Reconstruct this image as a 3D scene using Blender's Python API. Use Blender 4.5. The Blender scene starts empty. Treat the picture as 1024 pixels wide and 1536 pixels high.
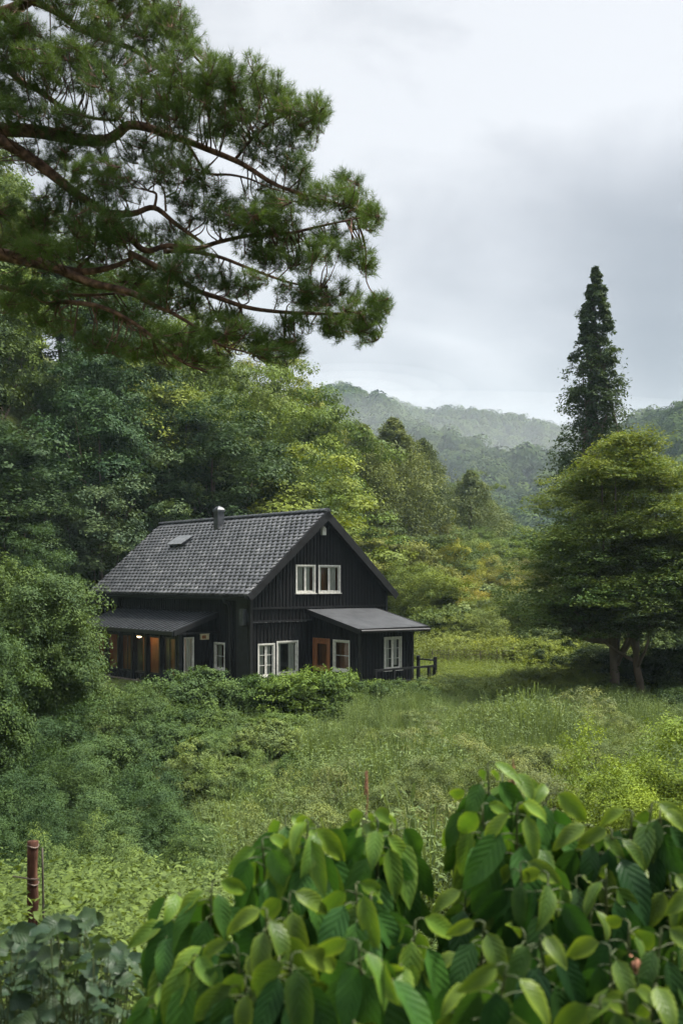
import bpy, math, random
import numpy as np
from mathutils import Vector, Matrix

SC = bpy.context.scene
COL = SC.collection
R = np.random.RandomState(11)
CZ = 4.0                # camera height above the house plot
FPX = 1493.0            # focal length in photo pixels (35 mm lens, 36 mm tall frame)
HOR = 870.0             # horizon row

def at(px, py, Y):
    return np.array([(px - 512.0) / FPX * Y, Y, CZ + (HOR - py) / FPX * Y])

def proj(p):
    return 512 + p[0] / p[1] * FPX, HOR - (p[2] - CZ) / p[1] * FPX

# ------------------------------------------------------------------ tagging
def tag(o, label=None, cat=None, group=None, kind=None):
    if label: o['label'] = label
    if cat: o['category'] = cat
    if group: o['group'] = group
    if kind: o['kind'] = kind
    return o

def empty(name, loc=(0, 0, 0), rz=0.0):
    o = bpy.data.objects.new(name, None)
    o.empty_display_size = 0.2
    COL.objects.link(o)
    o.location = loc
    o.rotation_euler = (0, 0, rz)
    return o

def link(name, mesh, mat=None, parent=None):
    o = bpy.data.objects.new(name, mesh)
    COL.objects.link(o)
    if mat is not None and len(mesh.materials) == 0:
        mesh.materials.append(mat)
    if parent is not None: o.parent = parent
    return o

# ------------------------------------------------------------------ mesh accumulators
class MB:
    """collects polygons and becomes one mesh"""
    def __init__(self): self.v = []; self.f = []
    def add(self, vs, fs):
        o = len(self.v)
        self.v.extend([tuple(float(c) for c in p) for p in vs])
        self.f.extend([tuple(i + o for i in f) for f in fs])
    def box(self, x0, x1, y0, y1, z0, z1, fn=None):
        p = [(x0, y0, z0), (x1, y0, z0), (x1, y1, z0), (x0, y1, z0), (x0, y0, z1), (x1, y0, z1), (x1, y1, z1), (x0, y1, z1)]
        if fn: p = [fn(*q) for q in p]
        self.add(p, [(0, 3, 2, 1), (4, 5, 6, 7), (0, 1, 5, 4), (1, 2, 6, 5), (2, 3, 7, 6), (3, 0, 4, 7)])
    def hexa(self, p):
        self.add(p, [(0, 3, 2, 1), (4, 5, 6, 7), (0, 1, 5, 4), (1, 2, 6, 5), (2, 3, 7, 6), (3, 0, 4, 7)])
    def tube(self, pts, rad, n=7, cap=True, sub=3):
        pts = np.array(pts, float); rad = np.array(rad, float)
        if sub > 1 and len(pts) > 2: pts, rad = smooth(pts, rad, sub)
        m = len(pts)
        tan = np.gradient(pts, axis=0)
        tan /= np.linalg.norm(tan, axis=1)[:, None] + 1e-9
        ref = np.array([0.31, 0.52, 0.79]); vs = []
        for i in range(m):
            a = np.cross(tan[i], ref); a /= np.linalg.norm(a) + 1e-9
            b = np.cross(tan[i], a)
            for k in range(n):
                t = 2 * math.pi * k / n
                vs.append(pts[i] + rad[i] * (math.cos(t) * a + math.sin(t) * b))
        fs = []
        for i in range(m - 1):
            for k in range(n):
                k2 = (k + 1) % n
                fs.append((i * n + k, i * n + k2, (i + 1) * n + k2, (i + 1) * n + k))
        if cap:
            fs.append(tuple(range(n - 1, -1, -1))); fs.append(tuple((m - 1) * n + k for k in range(n)))
        self.add(vs, fs)
    def mesh(self, name, smoothed=False):
        me = bpy.data.meshes.new(name)
        me.from_pydata(self.v, [], self.f)
        me.validate(); me.update()
        if smoothed:
            me.polygons.foreach_set('use_smooth', [True] * len(me.polygons))
        return me
    def build(self, name, mat, parent=None, smoothed=False):
        return link(name, self.mesh(name, smoothed), mat, parent)

def smooth(pts, rad, sub):
    P = np.vstack([2 * pts[0] - pts[1], pts, 2 * pts[-1] - pts[-2]])
    out = []; orad = []
    for i in range(1, len(P) - 2):
        for k in range(sub):
            t = k / sub
            a, b, c, d = P[i - 1], P[i], P[i + 1], P[i + 2]
            out.append(0.5 * (2 * b + (c - a) * t + (2 * a - 5 * b + 4 * c - d) * t * t + (3 * b - a - 3 * c + d) * t ** 3))
            orad.append(rad[i - 1] * (1 - t) + rad[i] * t)
    out.append(pts[-1]); orad.append(rad[-1])
    return np.array(out), np.array(orad)

def np_mesh(name, verts, nper, attrs=None, uv=None, smoothed=False):
    """verts (N*nper,3): N separate polygons of nper corners each; attrs: {name: (N,)} on faces"""
    verts = np.ascontiguousarray(verts, dtype=np.float32)
    nv = len(verts); nf = nv // nper
    me = bpy.data.meshes.new(name)
    me.vertices.add(nv); me.vertices.foreach_set('co', verts.ravel())
    me.loops.add(nv); me.loops.foreach_set('vertex_index', np.arange(nv, dtype=np.int32))
    me.polygons.add(nf)
    me.polygons.foreach_set('loop_start', np.arange(0, nv, nper, dtype=np.int32))
    me.polygons.foreach_set('loop_total', np.full(nf, nper, dtype=np.int32))
    for k, a in (attrs or {}).items():
        at_ = me.attributes.new(k, 'FLOAT', 'FACE')
        at_.data.foreach_set('value', np.ascontiguousarray(a, dtype=np.float32))
    me.update(calc_edges=True)
    return me

def np_grid_mesh(name, verts, quads, attrs=None, uv=None, smoothed=True):
    verts = np.ascontiguousarray(verts, dtype=np.float32); quads = np.ascontiguousarray(quads, dtype=np.int32)
    me = bpy.data.meshes.new(name)
    me.vertices.add(len(verts)); me.vertices.foreach_set('co', verts.ravel())
    me.loops.add(quads.size); me.loops.foreach_set('vertex_index', quads.ravel())
    me.polygons.add(len(quads))
    me.polygons.foreach_set('loop_start', np.arange(0, quads.size, 4, dtype=np.int32))
    me.polygons.foreach_set('loop_total', np.full(len(quads), 4, dtype=np.int32))
    for k, a in (attrs or {}).items():
        at_ = me.attributes.new(k, 'FLOAT', 'FACE')
        at_.data.foreach_set('value', np.ascontiguousarray(a, dtype=np.float32))
    if uv is not None:
        l = me.uv_layers.new(name='UVMap')
        l.data.foreach_set('uv', np.ascontiguousarray(uv[quads.ravel()], dtype=np.float32).ravel())
    if smoothed: me.polygons.foreach_set('use_smooth', [True] * len(quads))
    me.update(calc_edges=True)
    return me

# ------------------------------------------------------------------ materials
def mat(name):
    m = bpy.data.materials.new(name); m.use_nodes = True
    nt = m.node_tree; nt.nodes.clear()
    out = nt.nodes.new('ShaderNodeOutputMaterial')
    return m, nt, out

def node(nt, t, **kw):
    n = nt.nodes.new(t)
    for k, v in kw.items():
        if k.startswith('i_'):
            n.inputs[k[2:].replace('_', ' ')].default_value = v
        else: setattr(n, k, v)
    return n

def mixrgb(nt, a, b, fac, blend='MIX'):
    n = nt.nodes.new('ShaderNodeMix'); n.data_type = 'RGBA'; n.blend_type = blend
    for s, v in ((n.inputs[0], fac), (n.inputs[6], a), (n.inputs[7], b)):
        if isinstance(v, (int, float)): s.default_value = v
        elif isinstance(v, tuple): s.default_value = v if len(v) == 4 else (*v, 1)
        else: nt.links.new(v, s)
    return n.outputs[2]

def math_n(nt, op, a, b=0.0, clamp=False):
    n = nt.nodes.new('ShaderNodeMath'); n.operation = op; n.use_clamp = clamp
    for s, v in ((n.inputs[0], a), (n.inputs[1], b)):
        if isinstance(v, (int, float)): s.default_value = v
        else: nt.links.new(v, s)
    return n.outputs[0]

def ramp(nt, fac, stops):
    n = nt.nodes.new('ShaderNodeValToRGB')
    e = n.color_ramp.elements
    while len(e) < len(stops): e.new(0.5)
    for x, (p, c) in zip(e, stops):
        x.position = p; x.color = (*c, 1) if len(c) == 3 else c
    nt.links.new(fac, n.inputs[0])
    return n.outputs[0]

def noise(nt, scale, detail=4, rough=0.55, coord='Object', stretch=None):
    tc = nt.nodes.new('ShaderNodeTexCoord'); src = tc.outputs[coord]
    if stretch:
        mp = nt.nodes.new('ShaderNodeMapping'); mp.inputs['Scale'].default_value = stretch
        nt.links.new(src, mp.inputs[0]); src = mp.outputs[0]
    n = nt.nodes.new('ShaderNodeTexNoise'); n.inputs['Scale'].default_value = scale
    n.inputs['Detail'].default_value = detail; n.inputs['Roughness'].default_value = rough
    nt.links.new(src, n.inputs['Vector'])
    return n.outputs[0]

def bump(nt, h, strength=0.4, dist=0.02):
    b = nt.nodes.new('ShaderNodeBump'); b.inputs['Strength'].default_value = strength; b.inputs['Distance'].default_value = dist
    nt.links.new(h, b.inputs['Height'])
    return b.outputs[0]

def leaf_mat(name, lo=(0.7, 0.76, 0.8), hi=(1.6, 1.42, 0.75), trans=0.2, rough=0.6, spec=0.07):
    """foliage: the object's own colour, varied leaf by leaf with the face attribute tint"""
    m, nt, out = mat(name)
    oi = nt.nodes.new('ShaderNodeObjectInfo')
    ta = node(nt, 'ShaderNodeAttribute', attribute_name='tint')
    a = mixrgb(nt, oi.outputs['Color'], lo, 1.0, 'MULTIPLY')
    b = mixrgb(nt, oi.outputs['Color'], hi, 1.0, 'MULTIPLY')
    c = mixrgb(nt, a, b, ta.outputs['Fac'])
    p = node(nt, 'ShaderNodeBsdfPrincipled', i_Roughness=rough)
    p.inputs['Specular IOR Level'].default_value = spec
    nt.links.new(c, p.inputs['Base Color'])
    t = nt.nodes.new('ShaderNodeBsdfTranslucent')
    c2 = mixrgb(nt, c, (1.25, 1.2, 0.55), 1.0, 'MULTIPLY')
    nt.links.new(c2, t.inputs['Color'])
    mx = nt.nodes.new('ShaderNodeMixShader'); mx.inputs[0].default_value = trans
    nt.links.new(p.outputs[0], mx.inputs[1]); nt.links.new(t.outputs[0], mx.inputs[2])
    nt.links.new(mx.outputs[0], out.inputs[0])
    return m

def simple(name, stops, scale=6, rough=0.7, spec=0.3, bmp=0.0, dist=0.01, stretch=None, metallic=0.0, detail=5):
    m, nt, out = mat(name)
    n = noise(nt, scale, detail, stretch=stretch)
    c = ramp(nt, n, stops)
    p = node(nt, 'ShaderNodeBsdfPrincipled', i_Roughness=rough, i_Metallic=metallic)
    p.inputs['Specular IOR Level'].default_value = spec
    nt.links.new(c, p.inputs['Base Color'])
    if bmp: nt.links.new(bump(nt, n, bmp, dist), p.inputs['Normal'])
    nt.links.new(p.outputs[0], out.inputs[0])
    return m

M = {}
M['leaf'] = leaf_mat('broadleaf')
M['far_leaf'] = leaf_mat('far_canopy', trans=0.0, rough=0.9, spec=0.0)
M['gold_leaf'] = leaf_mat('maple_leaf', lo=(0.62, 0.78, 0.8), hi=(2.5, 1.65, 0.9), trans=0.28, rough=0.6, spec=0.07)
M['needle'] = leaf_mat('pine_needles', lo=(0.7, 0.72, 0.75), hi=(1.8, 1.6, 0.75), trans=0.3, rough=0.5, spec=0.1)
M['weed'] = leaf_mat('weed_leaves', lo=(0.7, 0.72, 0.72), hi=(1.5, 1.4, 1.05), trans=0.3, spec=0.08)
M['bark'] = simple('bark', [(0.3, (0.05, 0.038, 0.028)), (0.7, (0.19, 0.15, 0.115))], 9, 0.9, 0.1, 0.8, 0.03, (1, 1, 0.25))
M['bark_pale'] = simple('pale_bark', [(0.3, (0.1, 0.085, 0.065)), (0.7, (0.28, 0.25, 0.2))], 5, 0.9, 0.1, 0.5, 0.02, (1, 1, 0.3))
M['bark_pine'] = simple('pine_bark', [(0.3, (0.028, 0.018, 0.014)), (0.5, (0.1, 0.058, 0.04)), (0.72, (0.26, 0.15, 0.1))], 14, 0.85, 0.15, 0.9, 0.02)
M['black_wood'] = simple('black_stained_boards', [(0.3, (0.0045, 0.0045, 0.005)), (0.62, (0.0105, 0.0105, 0.0115)), (0.8, (0.022, 0.0225, 0.024))], 5, 0.68, 0.2, 0.35, 0.006, (9, 9, 0.6))
M['black_trim'] = simple('black_painted_trim', [(0.3, (0.007, 0.007, 0.008)), (0.75, (0.018, 0.0185, 0.02))], 4, 0.48, 0.3, 0.15, 0.004)
M['worn_trim'] = simple('worn_trim_edge', [(0.42, (0.014, 0.015, 0.018)), (0.55, (0.09, 0.09, 0.09)), (0.7, (0.24, 0.24, 0.24))], 16, 0.7, 0.3)
M['white'] = simple('white_window_paint', [(0.3, (0.42, 0.41, 0.37)), (0.7, (0.66, 0.65, 0.6))], 8, 0.5, 0.4)
M['curtain'] = simple('curtain_cloth', [(0.3, (0.5, 0.49, 0.46)), (0.7, (0.74, 0.72, 0.68))], 6, 0.9, 0.1, 0.2, 0.01, (8, 8, 0.6))
M['warm_wood'] = simple('warm_pine_lining', [(0.25, (0.15, 0.055, 0.022)), (0.75, (0.34, 0.14, 0.055))], 4, 0.5, 0.3, 0.1, 0.004, (5, 5, 0.5))
M['dark_room'] = simple('dark_room_lining', [(0.3, (0.03, 0.03, 0.032)), (0.7, (0.07, 0.07, 0.075))], 3, 0.8)
M['metal_roof'] = simple('dark_metal_roof', [(0.3, (0.022, 0.025, 0.028)), (0.7, (0.045, 0.049, 0.054))], 3, 0.42, 0.5, 0.1, 0.004, metallic=0.35)
M['felt_roof'] = simple('dark_felt_roof', [(0.3, (0.022, 0.024, 0.027)), (0.7, (0.046, 0.049, 0.053))], 2.2, 0.75, 0.18, 0.12, 0.004)
M['galv'] = simple('galvanised_steel', [(0.3, (0.14, 0.15, 0.16)), (0.7, (0.3, 0.31, 0.33))], 7, 0.4, 0.5, metallic=0.6)
M['flue'] = simple('dark_flue_steel', [(0.3, (0.04, 0.044, 0.05)), (0.7, (0.1, 0.105, 0.115))], 6, 0.45, 0.5, metallic=0.5)
M['stone'] = simple('foundation_stone', [(0.3, (0.06, 0.06, 0.055)), (0.7, (0.16, 0.155, 0.145))], 5, 0.9, 0.2, 0.5, 0.02)
M['rust_post'] = simple('weathered_red_post', [(0.3, (0.02, 0.011, 0.008)), (0.5, (0.06, 0.027, 0.018)), (0.75, (0.13, 0.07, 0.045))], 22, 0.9, 0.1, 0.7, 0.006, (1, 1, 0.3))
M['grey_wood'] = simple('grey_weathered_wood', [(0.3, (0.05, 0.042, 0.035)), (0.7, (0.17, 0.15, 0.125))], 12, 0.9, 0.1, 0.5, 0.006, (1, 1, 0.3))
M['wire'] = simple('rusty_wire', [(0.3, (0.06, 0.04, 0.03)), (0.7, (0.16, 0.12, 0.1))], 12, 0.6, 0.4, metallic=0.5)
M['red_flower'] = simple('rust_red_flower', [(0.3, (0.17, 0.08, 0.05)), (0.7, (0.3, 0.15, 0.095))], 40, 0.8, 0.1)
M['stem'] = simple('green_stem', [(0.3, (0.025, 0.045, 0.012)), (0.7, (0.065, 0.075, 0.024))], 14, 0.6, 0.3)
M['lamp'] = simple('cream_lamp_case', [(0.3, (0.5, 0.42, 0.26)), (0.7, (0.7, 0.62, 0.42))], 12, 0.5, 0.4)

m_, nt_, out_ = mat('warm_lit_lamp'); e_ = nt_.nodes.new('ShaderNodeEmission'); e_.inputs[0].default_value = (1.0, 0.62, 0.3, 1); e_.inputs[1].default_value = 5.0
nt_.links.new(e_.outputs[0], out_.inputs[0]); M['lit_lamp'] = m_
def glass_mat():
    m, nt, out = mat('window_glass')
    lw = nt.nodes.new('ShaderNodeFresnel'); lw.inputs[0].default_value = 1.38
    f = math_n(nt, 'ADD', lw.outputs[0], 0.03, True)
    tr = nt.nodes.new('ShaderNodeBsdfTransparent'); tr.inputs[0].default_value = (0.86, 0.9, 0.88, 1)
    gl = nt.nodes.new('ShaderNodeBsdfGlossy'); gl.inputs['Roughness'].default_value = 0.03
    b = bump(nt, noise(nt, 1.2, 2), 0.08, 0.05); nt.links.new(b, gl.inputs['Normal'])
    mx = nt.nodes.new('ShaderNodeMixShader')
    nt.links.new(f, mx.inputs[0]); nt.links.new(tr.outputs[0], mx.inputs[1]); nt.links.new(gl.outputs[0], mx.inputs[2])
    nt.links.new(mx.outputs[0], out.inputs[0])
    return m
M['glass'] = glass_mat()

def tile_mat():
    m, nt, out = mat('glazed_roof_tile')
    ta = node(nt, 'ShaderNodeAttribute', attribute_name='tint')
    c = ramp(nt, ta.outputs['Fac'], [(0.0, (0.03, 0.031, 0.033)), (0.6, (0.07, 0.071, 0.074)), (1.0, (0.14, 0.14, 0.143))])
    n = noise(nt, 1.3, 6)
    c = mixrgb(nt, c, ramp(nt, n, [(0.3, (0.6, 0.6, 0.62)), (0.7, (1.25, 1.23, 1.2))]), 1.0, 'MULTIPLY')
    p = node(nt, 'ShaderNodeBsdfPrincipled', i_Roughness=0.36)
    p.inputs['Specular IOR Level'].default_value = 0.6
    nt.links.new(c, p.inputs['Base Color'])
    nt.links.new(bump(nt, noise(nt, 30, 3), 0.15, 0.004), p.inputs['Normal'])
    nt.links.new(p.outputs[0], out.inputs[0])
    return m
M['tile'] = tile_mat()

def ground_mat():
    m, nt, out = mat('grassy_ground')
    n1 = noise(nt, 0.35, 5); n2 = noise(nt, 6.0, 6)
    a = ramp(nt, n1, [(0.35, (0.022, 0.03, 0.012)), (0.55, (0.055, 0.075, 0.022)), (0.72, (0.1, 0.1, 0.035))])
    b = ramp(nt, n2, [(0.3, (0.45, 0.45, 0.4)), (0.7, (1.3, 1.3, 1.15))])
    c = mixrgb(nt, a, b, 1.0, 'MULTIPLY')
    p = node(nt, 'ShaderNodeBsdfPrincipled', i_Roughness=0.95); p.inputs['Specular IOR Level'].default_value = 0.1
    nt.links.new(c, p.inputs['Base Color'])
    nt.links.new(bump(nt, n2, 0.9, 0.12), p.inputs['Normal'])
    nt.links.new(p.outputs[0], out.inputs[0])
    return m
M['ground'] = ground_mat()
M['hillfloor'] = simple('forest_floor', [(0.35, (0.016, 0.022, 0.01)), (0.7, (0.045, 0.06, 0.022))], 0.05, 0.95, 0.1, 0.8, 2.0)

def big_leaf_mat():
    m, nt, out = mat('veined_leaf')
    uv = nt.nodes.new('ShaderNodeUVMap'); uv.uv_map = 'UVMap'
    sp = nt.nodes.new('ShaderNodeSeparateXYZ'); nt.links.new(uv.outputs[0], sp.inputs[0])
    u = math_n(nt, 'ABSOLUTE', math_n(nt, 'SUBTRACT', sp.outputs[0], 0.5))      # 0 at the midrib, .5 at the edge
    v = sp.outputs[1]
    ph = math_n(nt, 'MULTIPLY', math_n(nt, 'SUBTRACT', math_n(nt, 'MULTIPLY', v, 8.0), math_n(nt, 'MULTIPLY', u, 4.2)), 6.2832)
    sv = math_n(nt, 'POWER', math_n(nt, 'ADD', math_n(nt, 'MULTIPLY', math_n(nt, 'COSINE', ph), 0.5), 0.5), 14.0)
    mid = math_n(nt, 'SUBTRACT', 1.0, math_n(nt, 'MULTIPLY', u, 24.0), True)
    vein = math_n(nt, 'MAXIMUM', mid, math_n(nt, 'MULTIPLY', sv, 0.55))
    puff = math_n(nt, 'SUBTRACT', math_n(nt, 'MULTIPLY', math_n(nt, 'COSINE', ph), -0.5), math_n(nt, 'MULTIPLY', mid, 0.8))
    oi = nt.nodes.new('ShaderNodeObjectInfo')
    ta = node(nt, 'ShaderNodeAttribute', attribute_name='tint')
    ag = node(nt, 'ShaderNodeAttribute', attribute_name='young')
    base = mixrgb(nt, mixrgb(nt, oi.outputs['Color'], (0.7, 0.78, 0.85), 1.0, 'MULTIPLY'), mixrgb(nt, oi.outputs['Color'], (1.35, 1.25, 1.0), 1.0, 'MULTIPLY'), ta.outputs['Fac'])
    n = noise(nt, 22, 4)
    base = mixrgb(nt, base, ramp(nt, n, [(0.3, (0.78, 0.8, 0.85)), (0.7, (1.2, 1.15, 1.0))]), 1.0, 'MULTIPLY')
    edge = math_n(nt, 'MULTIPLY', math_n(nt, 'POWER', math_n(nt, 'MULTIPLY', u, 2.0), 3.0), 0.6)
    yf = math_n(nt, 'MULTIPLY', ag.outputs['Fac'], math_n(nt, 'ADD', math_n(nt, 'ADD', math_n(nt, 'MULTIPLY', edge, 0.9), 0.12), math_n(nt, 'MULTIPLY', n, 0.35)), True)
    base = mixrgb(nt, base, (0.2, 0.27, 0.025), yf)
    c = mixrgb(nt, base, mixrgb(nt, base, (1.45, 1.35, 1.3), 1.0, 'MULTIPLY'), math_n(nt, 'MULTIPLY', vein, 0.4))
    p = node(nt, 'ShaderNodeBsdfPrincipled', i_Roughness=0.38); p.inputs['Specular IOR Level'].default_value = 0.13
    nt.links.new(c, p.inputs['Base Color'])
    nt.links.new(bump(nt, puff, 0.3, 0.003), p.inputs['Normal'])
    t = nt.nodes.new('ShaderNodeBsdfTranslucent'); nt.links.new(mixrgb(nt, c, (1.3, 1.3, 0.5), 1.0, 'MULTIPLY'), t.inputs['Color'])
    mx = nt.nodes.new('ShaderNodeMixShader'); mx.inputs[0].default_value = 0.3
    nt.links.new(p.outputs[0], mx.inputs[1]); nt.links.new(t.outputs[0], mx.inputs[2]); nt.links.new(mx.outputs[0], out.inputs[0])
    return m
M['bigleaf'] = big_leaf_mat()

# ------------------------------------------------------------------ foliage generators
def unit(a): return a / (np.linalg.norm(a, axis=-1, keepdims=True) + 1e-9)

def leaves(rng, pos, nrm, length, aspect=0.5, axis=None, jitter=0.35, shape=4):
    """rhombic (4) leaves at pos facing nrm"""
    n = len(pos)
    L = length * (1 + jitter * rng.uniform(-1, 1, n))[:, None]
    if axis is None: axis = rng.normal(size=(n, 3))
    a = unit(axis - (axis * nrm).sum(1, keepdims=True) * nrm)
    b = np.cross(nrm, a)
    w = L * aspect
    q = np.stack([pos - a * L * 0.5, pos + b * w * 0.5 - a * L * 0.08, pos + a * L * 0.5 - nrm * L * 0.12, pos - b * w * 0.5 - a * L * 0.08], 1)
    return q.reshape(-1, 3)

def clump_leaves(rng, C, Rad, n_sprig, n_leaf, size, aspect=0.5, up=0.5, out=0.6, rand=0.6, under=-0.35, sprig_sigma=0.2, droop=0.0, zs=1.0):
    """leaves on boughs: each bough is an ellipsoid (centre C, radii Rad) carrying n_sprig sprigs of n_leaf leaves;
    zs: how much taller than wide the unit box will stand, so that boughs and leaves keep their own shape"""
    N = len(C); C = C * np.array([1, 1, zs])
    d = unit(rng.normal(size=(N, n_sprig, 3)))
    flip = d[..., 2] < under
    d[..., 2] = np.where(flip, -d[..., 2], d[..., 2])
    r = 1.0 - 0.5 * rng.uniform(0, 1, (N, n_sprig, 1)) ** 1.6
    sp = C[:, None] + d * r * Rad[:, None]
    sp[..., 2] -= droop * (d[..., 0] ** 2 + d[..., 1] ** 2) * Rad[:, None, 0]
    off = rng.normal(size=(N, n_sprig, n_leaf, 3)) * sprig_sigma * Rad[:, None, None]
    pos = (sp[:, :, None] + off).reshape(-1, 3)
    dd = np.repeat(d.reshape(-1, 3), n_leaf, 0)
    nrm = unit(dd * out + np.array([0, 0, up]) + rng.normal(size=pos.shape) * rand)
    t_b = rng.uniform(0, 1, (N, 1, 1)); t_s = rng.uniform(0, 1, (N, n_sprig, 1)); t_l = rng.uniform(0, 1, (N, n_sprig, n_leaf))
    tint = np.clip(0.45 + 0.45 * (t_b - 0.5) + 0.35 * (t_s - 0.5) + 0.3 * (t_l - 0.5), 0, 1).ravel()
    return leaves(rng, pos, nrm, size, aspect) / np.array([1, 1, zs]), tint

def fib(n, rng, zmin=-1.0):
    i = np.arange(n) + 0.5
    z = 1 - (1 - zmin) * i / n
    ph = i * 2.399963 + rng.uniform(0, 6.28)
    r = np.sqrt(np.clip(1 - z * z, 0, 1))
    d = np.stack([r * np.cos(ph), r * np.sin(ph), z], 1)
    return unit(d + rng.normal(size=d.shape) * 0.12)

def lump(rng, d, k=5, amp=0.25):
    s = np.zeros(len(d))
    for _ in range(k):
        ax = unit(rng.normal(size=3)); s += np.maximum(0, d @ ax) ** 3
    return 1 + amp * (s - s.mean())

def crown_round(seed, boughs=70, sprigs=13, n_leaf=13, size=0.05, zc=0.45, zr=0.55, zmin=-0.75, brad=0.3, flat=0.62, up=0.5, amp=0.3, inner=0.15, aspect=0.5, under=-0.35, sig=0.2, zs=1.3):
    """crown of a broadleaf tree or shrub in a unit box: x, y in -1..1, z in 0..1"""
    rng = np.random.RandomState(seed)
    d = fib(boughs, rng, zmin)
    r = (0.74 + 0.2 * rng.uniform(-1, 1, boughs)) * lump(rng, d, 6, amp)
    C = d * r[:, None] * np.array([1, 1, zr]); C[:, 2] += zc
    rb = brad * (0.7 + 0.6 * rng.uniform(0, 1, boughs))
    Rad = np.stack([rb, rb, rb * flat], 1)
    k = int(boughs * inner)
    Ci = unit(rng.normal(size=(k, 3))) * rng.uniform(0.2, 0.6, (k, 1)) * np.array([1, 1, zr]); Ci[:, 2] += zc
    Ri = np.full((k, 3), brad)
    v, t = clump_leaves(rng, np.vstack([C, Ci]), np.vstack([Rad, Ri]), sprigs, n_leaf, size, aspect, up=up, out=0.8, rand=0.33, under=under, sprig_sigma=sig, zs=zs)
    return np_mesh('crown', v, 4, {'tint': t}), C

def crown_layered(seed, tiers=11, size=0.035, n_leaf=14, sprigs=16, zs=2.0, thick=0.5, gold=0.0):
    """wide maple-like crown of flat sprays"""
    rng = np.random.RandomState(seed); C = []
    for i in range(tiers):
        z = i / (tiers - 1)
        rad = (1.0 - 0.1 * (0.3 - z) ** 2 * 10 if z < 0.3 else 1.0 - ((z - 0.3) / 0.72) ** 2.3 * 0.85)
        rad *= min(1, 0.78 + z * 0.9)
        n = max(4, int(22 * rad ** 1.2) + 2); ph = rng.uniform(0, 6.28); l1, l2 = rng.uniform(0, 6.28, 2)
        for k in range(n):
            a = ph + 6.283 * k / n + rng.normal() * 0.18
            q = rad * rng.uniform(0.58, 0.98) * (1 + 0.17 * math.sin(2 * a + l1) + 0.15 * math.sin(3 * a + l2))
            if rng.uniform() < 0.1: continue
            C.append((q * math.cos(a), q * math.sin(a), 0.08 + 0.86 * z + rng.normal() * 0.02))
        for k in range(n // 2 + 2):
            a = rng.uniform(0, 6.28); q = rad * rng.uniform(0.1, 0.5)
            C.append((q * math.cos(a), q * math.sin(a), 0.08 + 0.86 * z + rng.normal() * 0.03))
    C = np.array(C); rb = rng.uniform(0.16, 0.29, len(C))
    Rad = np.stack([rb, rb, rb * thick], 1)
    v, t = clump_leaves(rng, C, Rad, sprigs, n_leaf, size, 0.5, up=1.0, out=0.25, rand=0.45, under=-0.2, sprig_sigma=0.24, droop=0.3, zs=zs)
    zt_ = v.reshape(-1, 4, 3)[:, 0, 2]; t = np.clip(t * 0.75 + gold * np.clip((zt_ - 0.45) / 0.5, 0, 1) * rng.uniform(0, 1, len(t)), 0, 1)
    return np_mesh('crown', v, 4, {'tint': t}), C

def crown_maple(seed, size=0.024, sprigs=20, n_leaf=14, zs=2.0, gold=0.72):
    """broad uneven crown: several limbs' masses, each a dome of flat sprays"""
    rng = np.random.RandomState(seed); ms = []
    for n, z, q, r in ((8, 0.2, 0.6, 0.38), (7, 0.42, 0.54, 0.38), (6, 0.62, 0.4, 0.34), (4, 0.79, 0.22, 0.28), (1, 0.9, 0.05, 0.24)):
        ph = rng.uniform(0, 6.28)
        for k in range(n):
            a = ph + 6.283 * k / n + rng.normal() * 0.22; f = rng.uniform(0.72, 1.22)
            ms.append((q * f * math.cos(a), q * f * math.sin(a), z + rng.normal() * 0.055, r * rng.uniform(0.75, 1.2)))
    C = []
    for x, y, z, r in ms:
        d = fib(26, rng, -0.25); k = rng.uniform(0.5, 1.0, (len(d), 1))
        C.append(np.array([x, y, z]) + d * k * r * np.array([1, 1, 0.95 / zs]))
    C = np.vstack(C); rb = rng.uniform(0.1, 0.18, len(C))
    v, t = clump_leaves(rng, C, np.stack([rb, rb, rb * 0.36], 1), sprigs, n_leaf, size, 0.5, up=1.0, out=0.3, rand=0.4, under=-0.1, sprig_sigma=0.24, droop=0.35, zs=zs)
    zt_ = v.reshape(-1, 4, 3)[:, 0, 2]; t = np.clip(t * 0.75 + gold * np.clip((zt_ - 0.45) / 0.5, 0, 1) * rng.uniform(0, 1, len(t)), 0, 1)
    return np_mesh('crown', v, 4, {'tint': t}), C

def crown_column(seed, n=150, size=0.06, top=0.04, power=0.8, brad=0.3, gap=0.0, sprigs=11, n_leaf=11, aspect=0.45, rise=0.9, zs=4.5, cone=False):
    """upright, tapering crown: radius falls towards the tip"""
    rng = np.random.RandomState(seed); C = []; rb = []
    for i in range(n):
        z = (i + rng.uniform(0, 1)) / n
        z = z ** 0.9
        rad = top + (1 - top) * (1 - z) ** power
        rad *= min(1.0, 0.55 + z * 3.0)
        if cone: rad = min(1.0, 0.03 + cone * (1 - z) ** 0.9) * min(1.0, 0.7 + z * 1.5)
        a = i * 2.4 + rng.normal() * 0.35
        q = rad * rng.uniform(0.3 if cone else 0.45, 0.9)
        if gap and rng.uniform() < gap: continue
        C.append((q * math.cos(a), q * math.sin(a), 0.02 + z * 0.95)); rb.append(brad * ((0.1 + 0.9 * rad) if cone else (0.25 + 0.75 * rad)) * rng.uniform(0.6, 1.3))
    C = np.array(C); rb = np.array(rb)
    Rad = np.stack([rb, rb, rb * rise], 1)
    v, t = clump_leaves(rng, C, Rad, sprigs, n_leaf, size, aspect, up=0.45, out=0.7, rand=0.45, under=-0.2, sprig_sigma=0.2, zs=zs)
    return np_mesh('crown', v, 4, {'tint': t}), C

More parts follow.
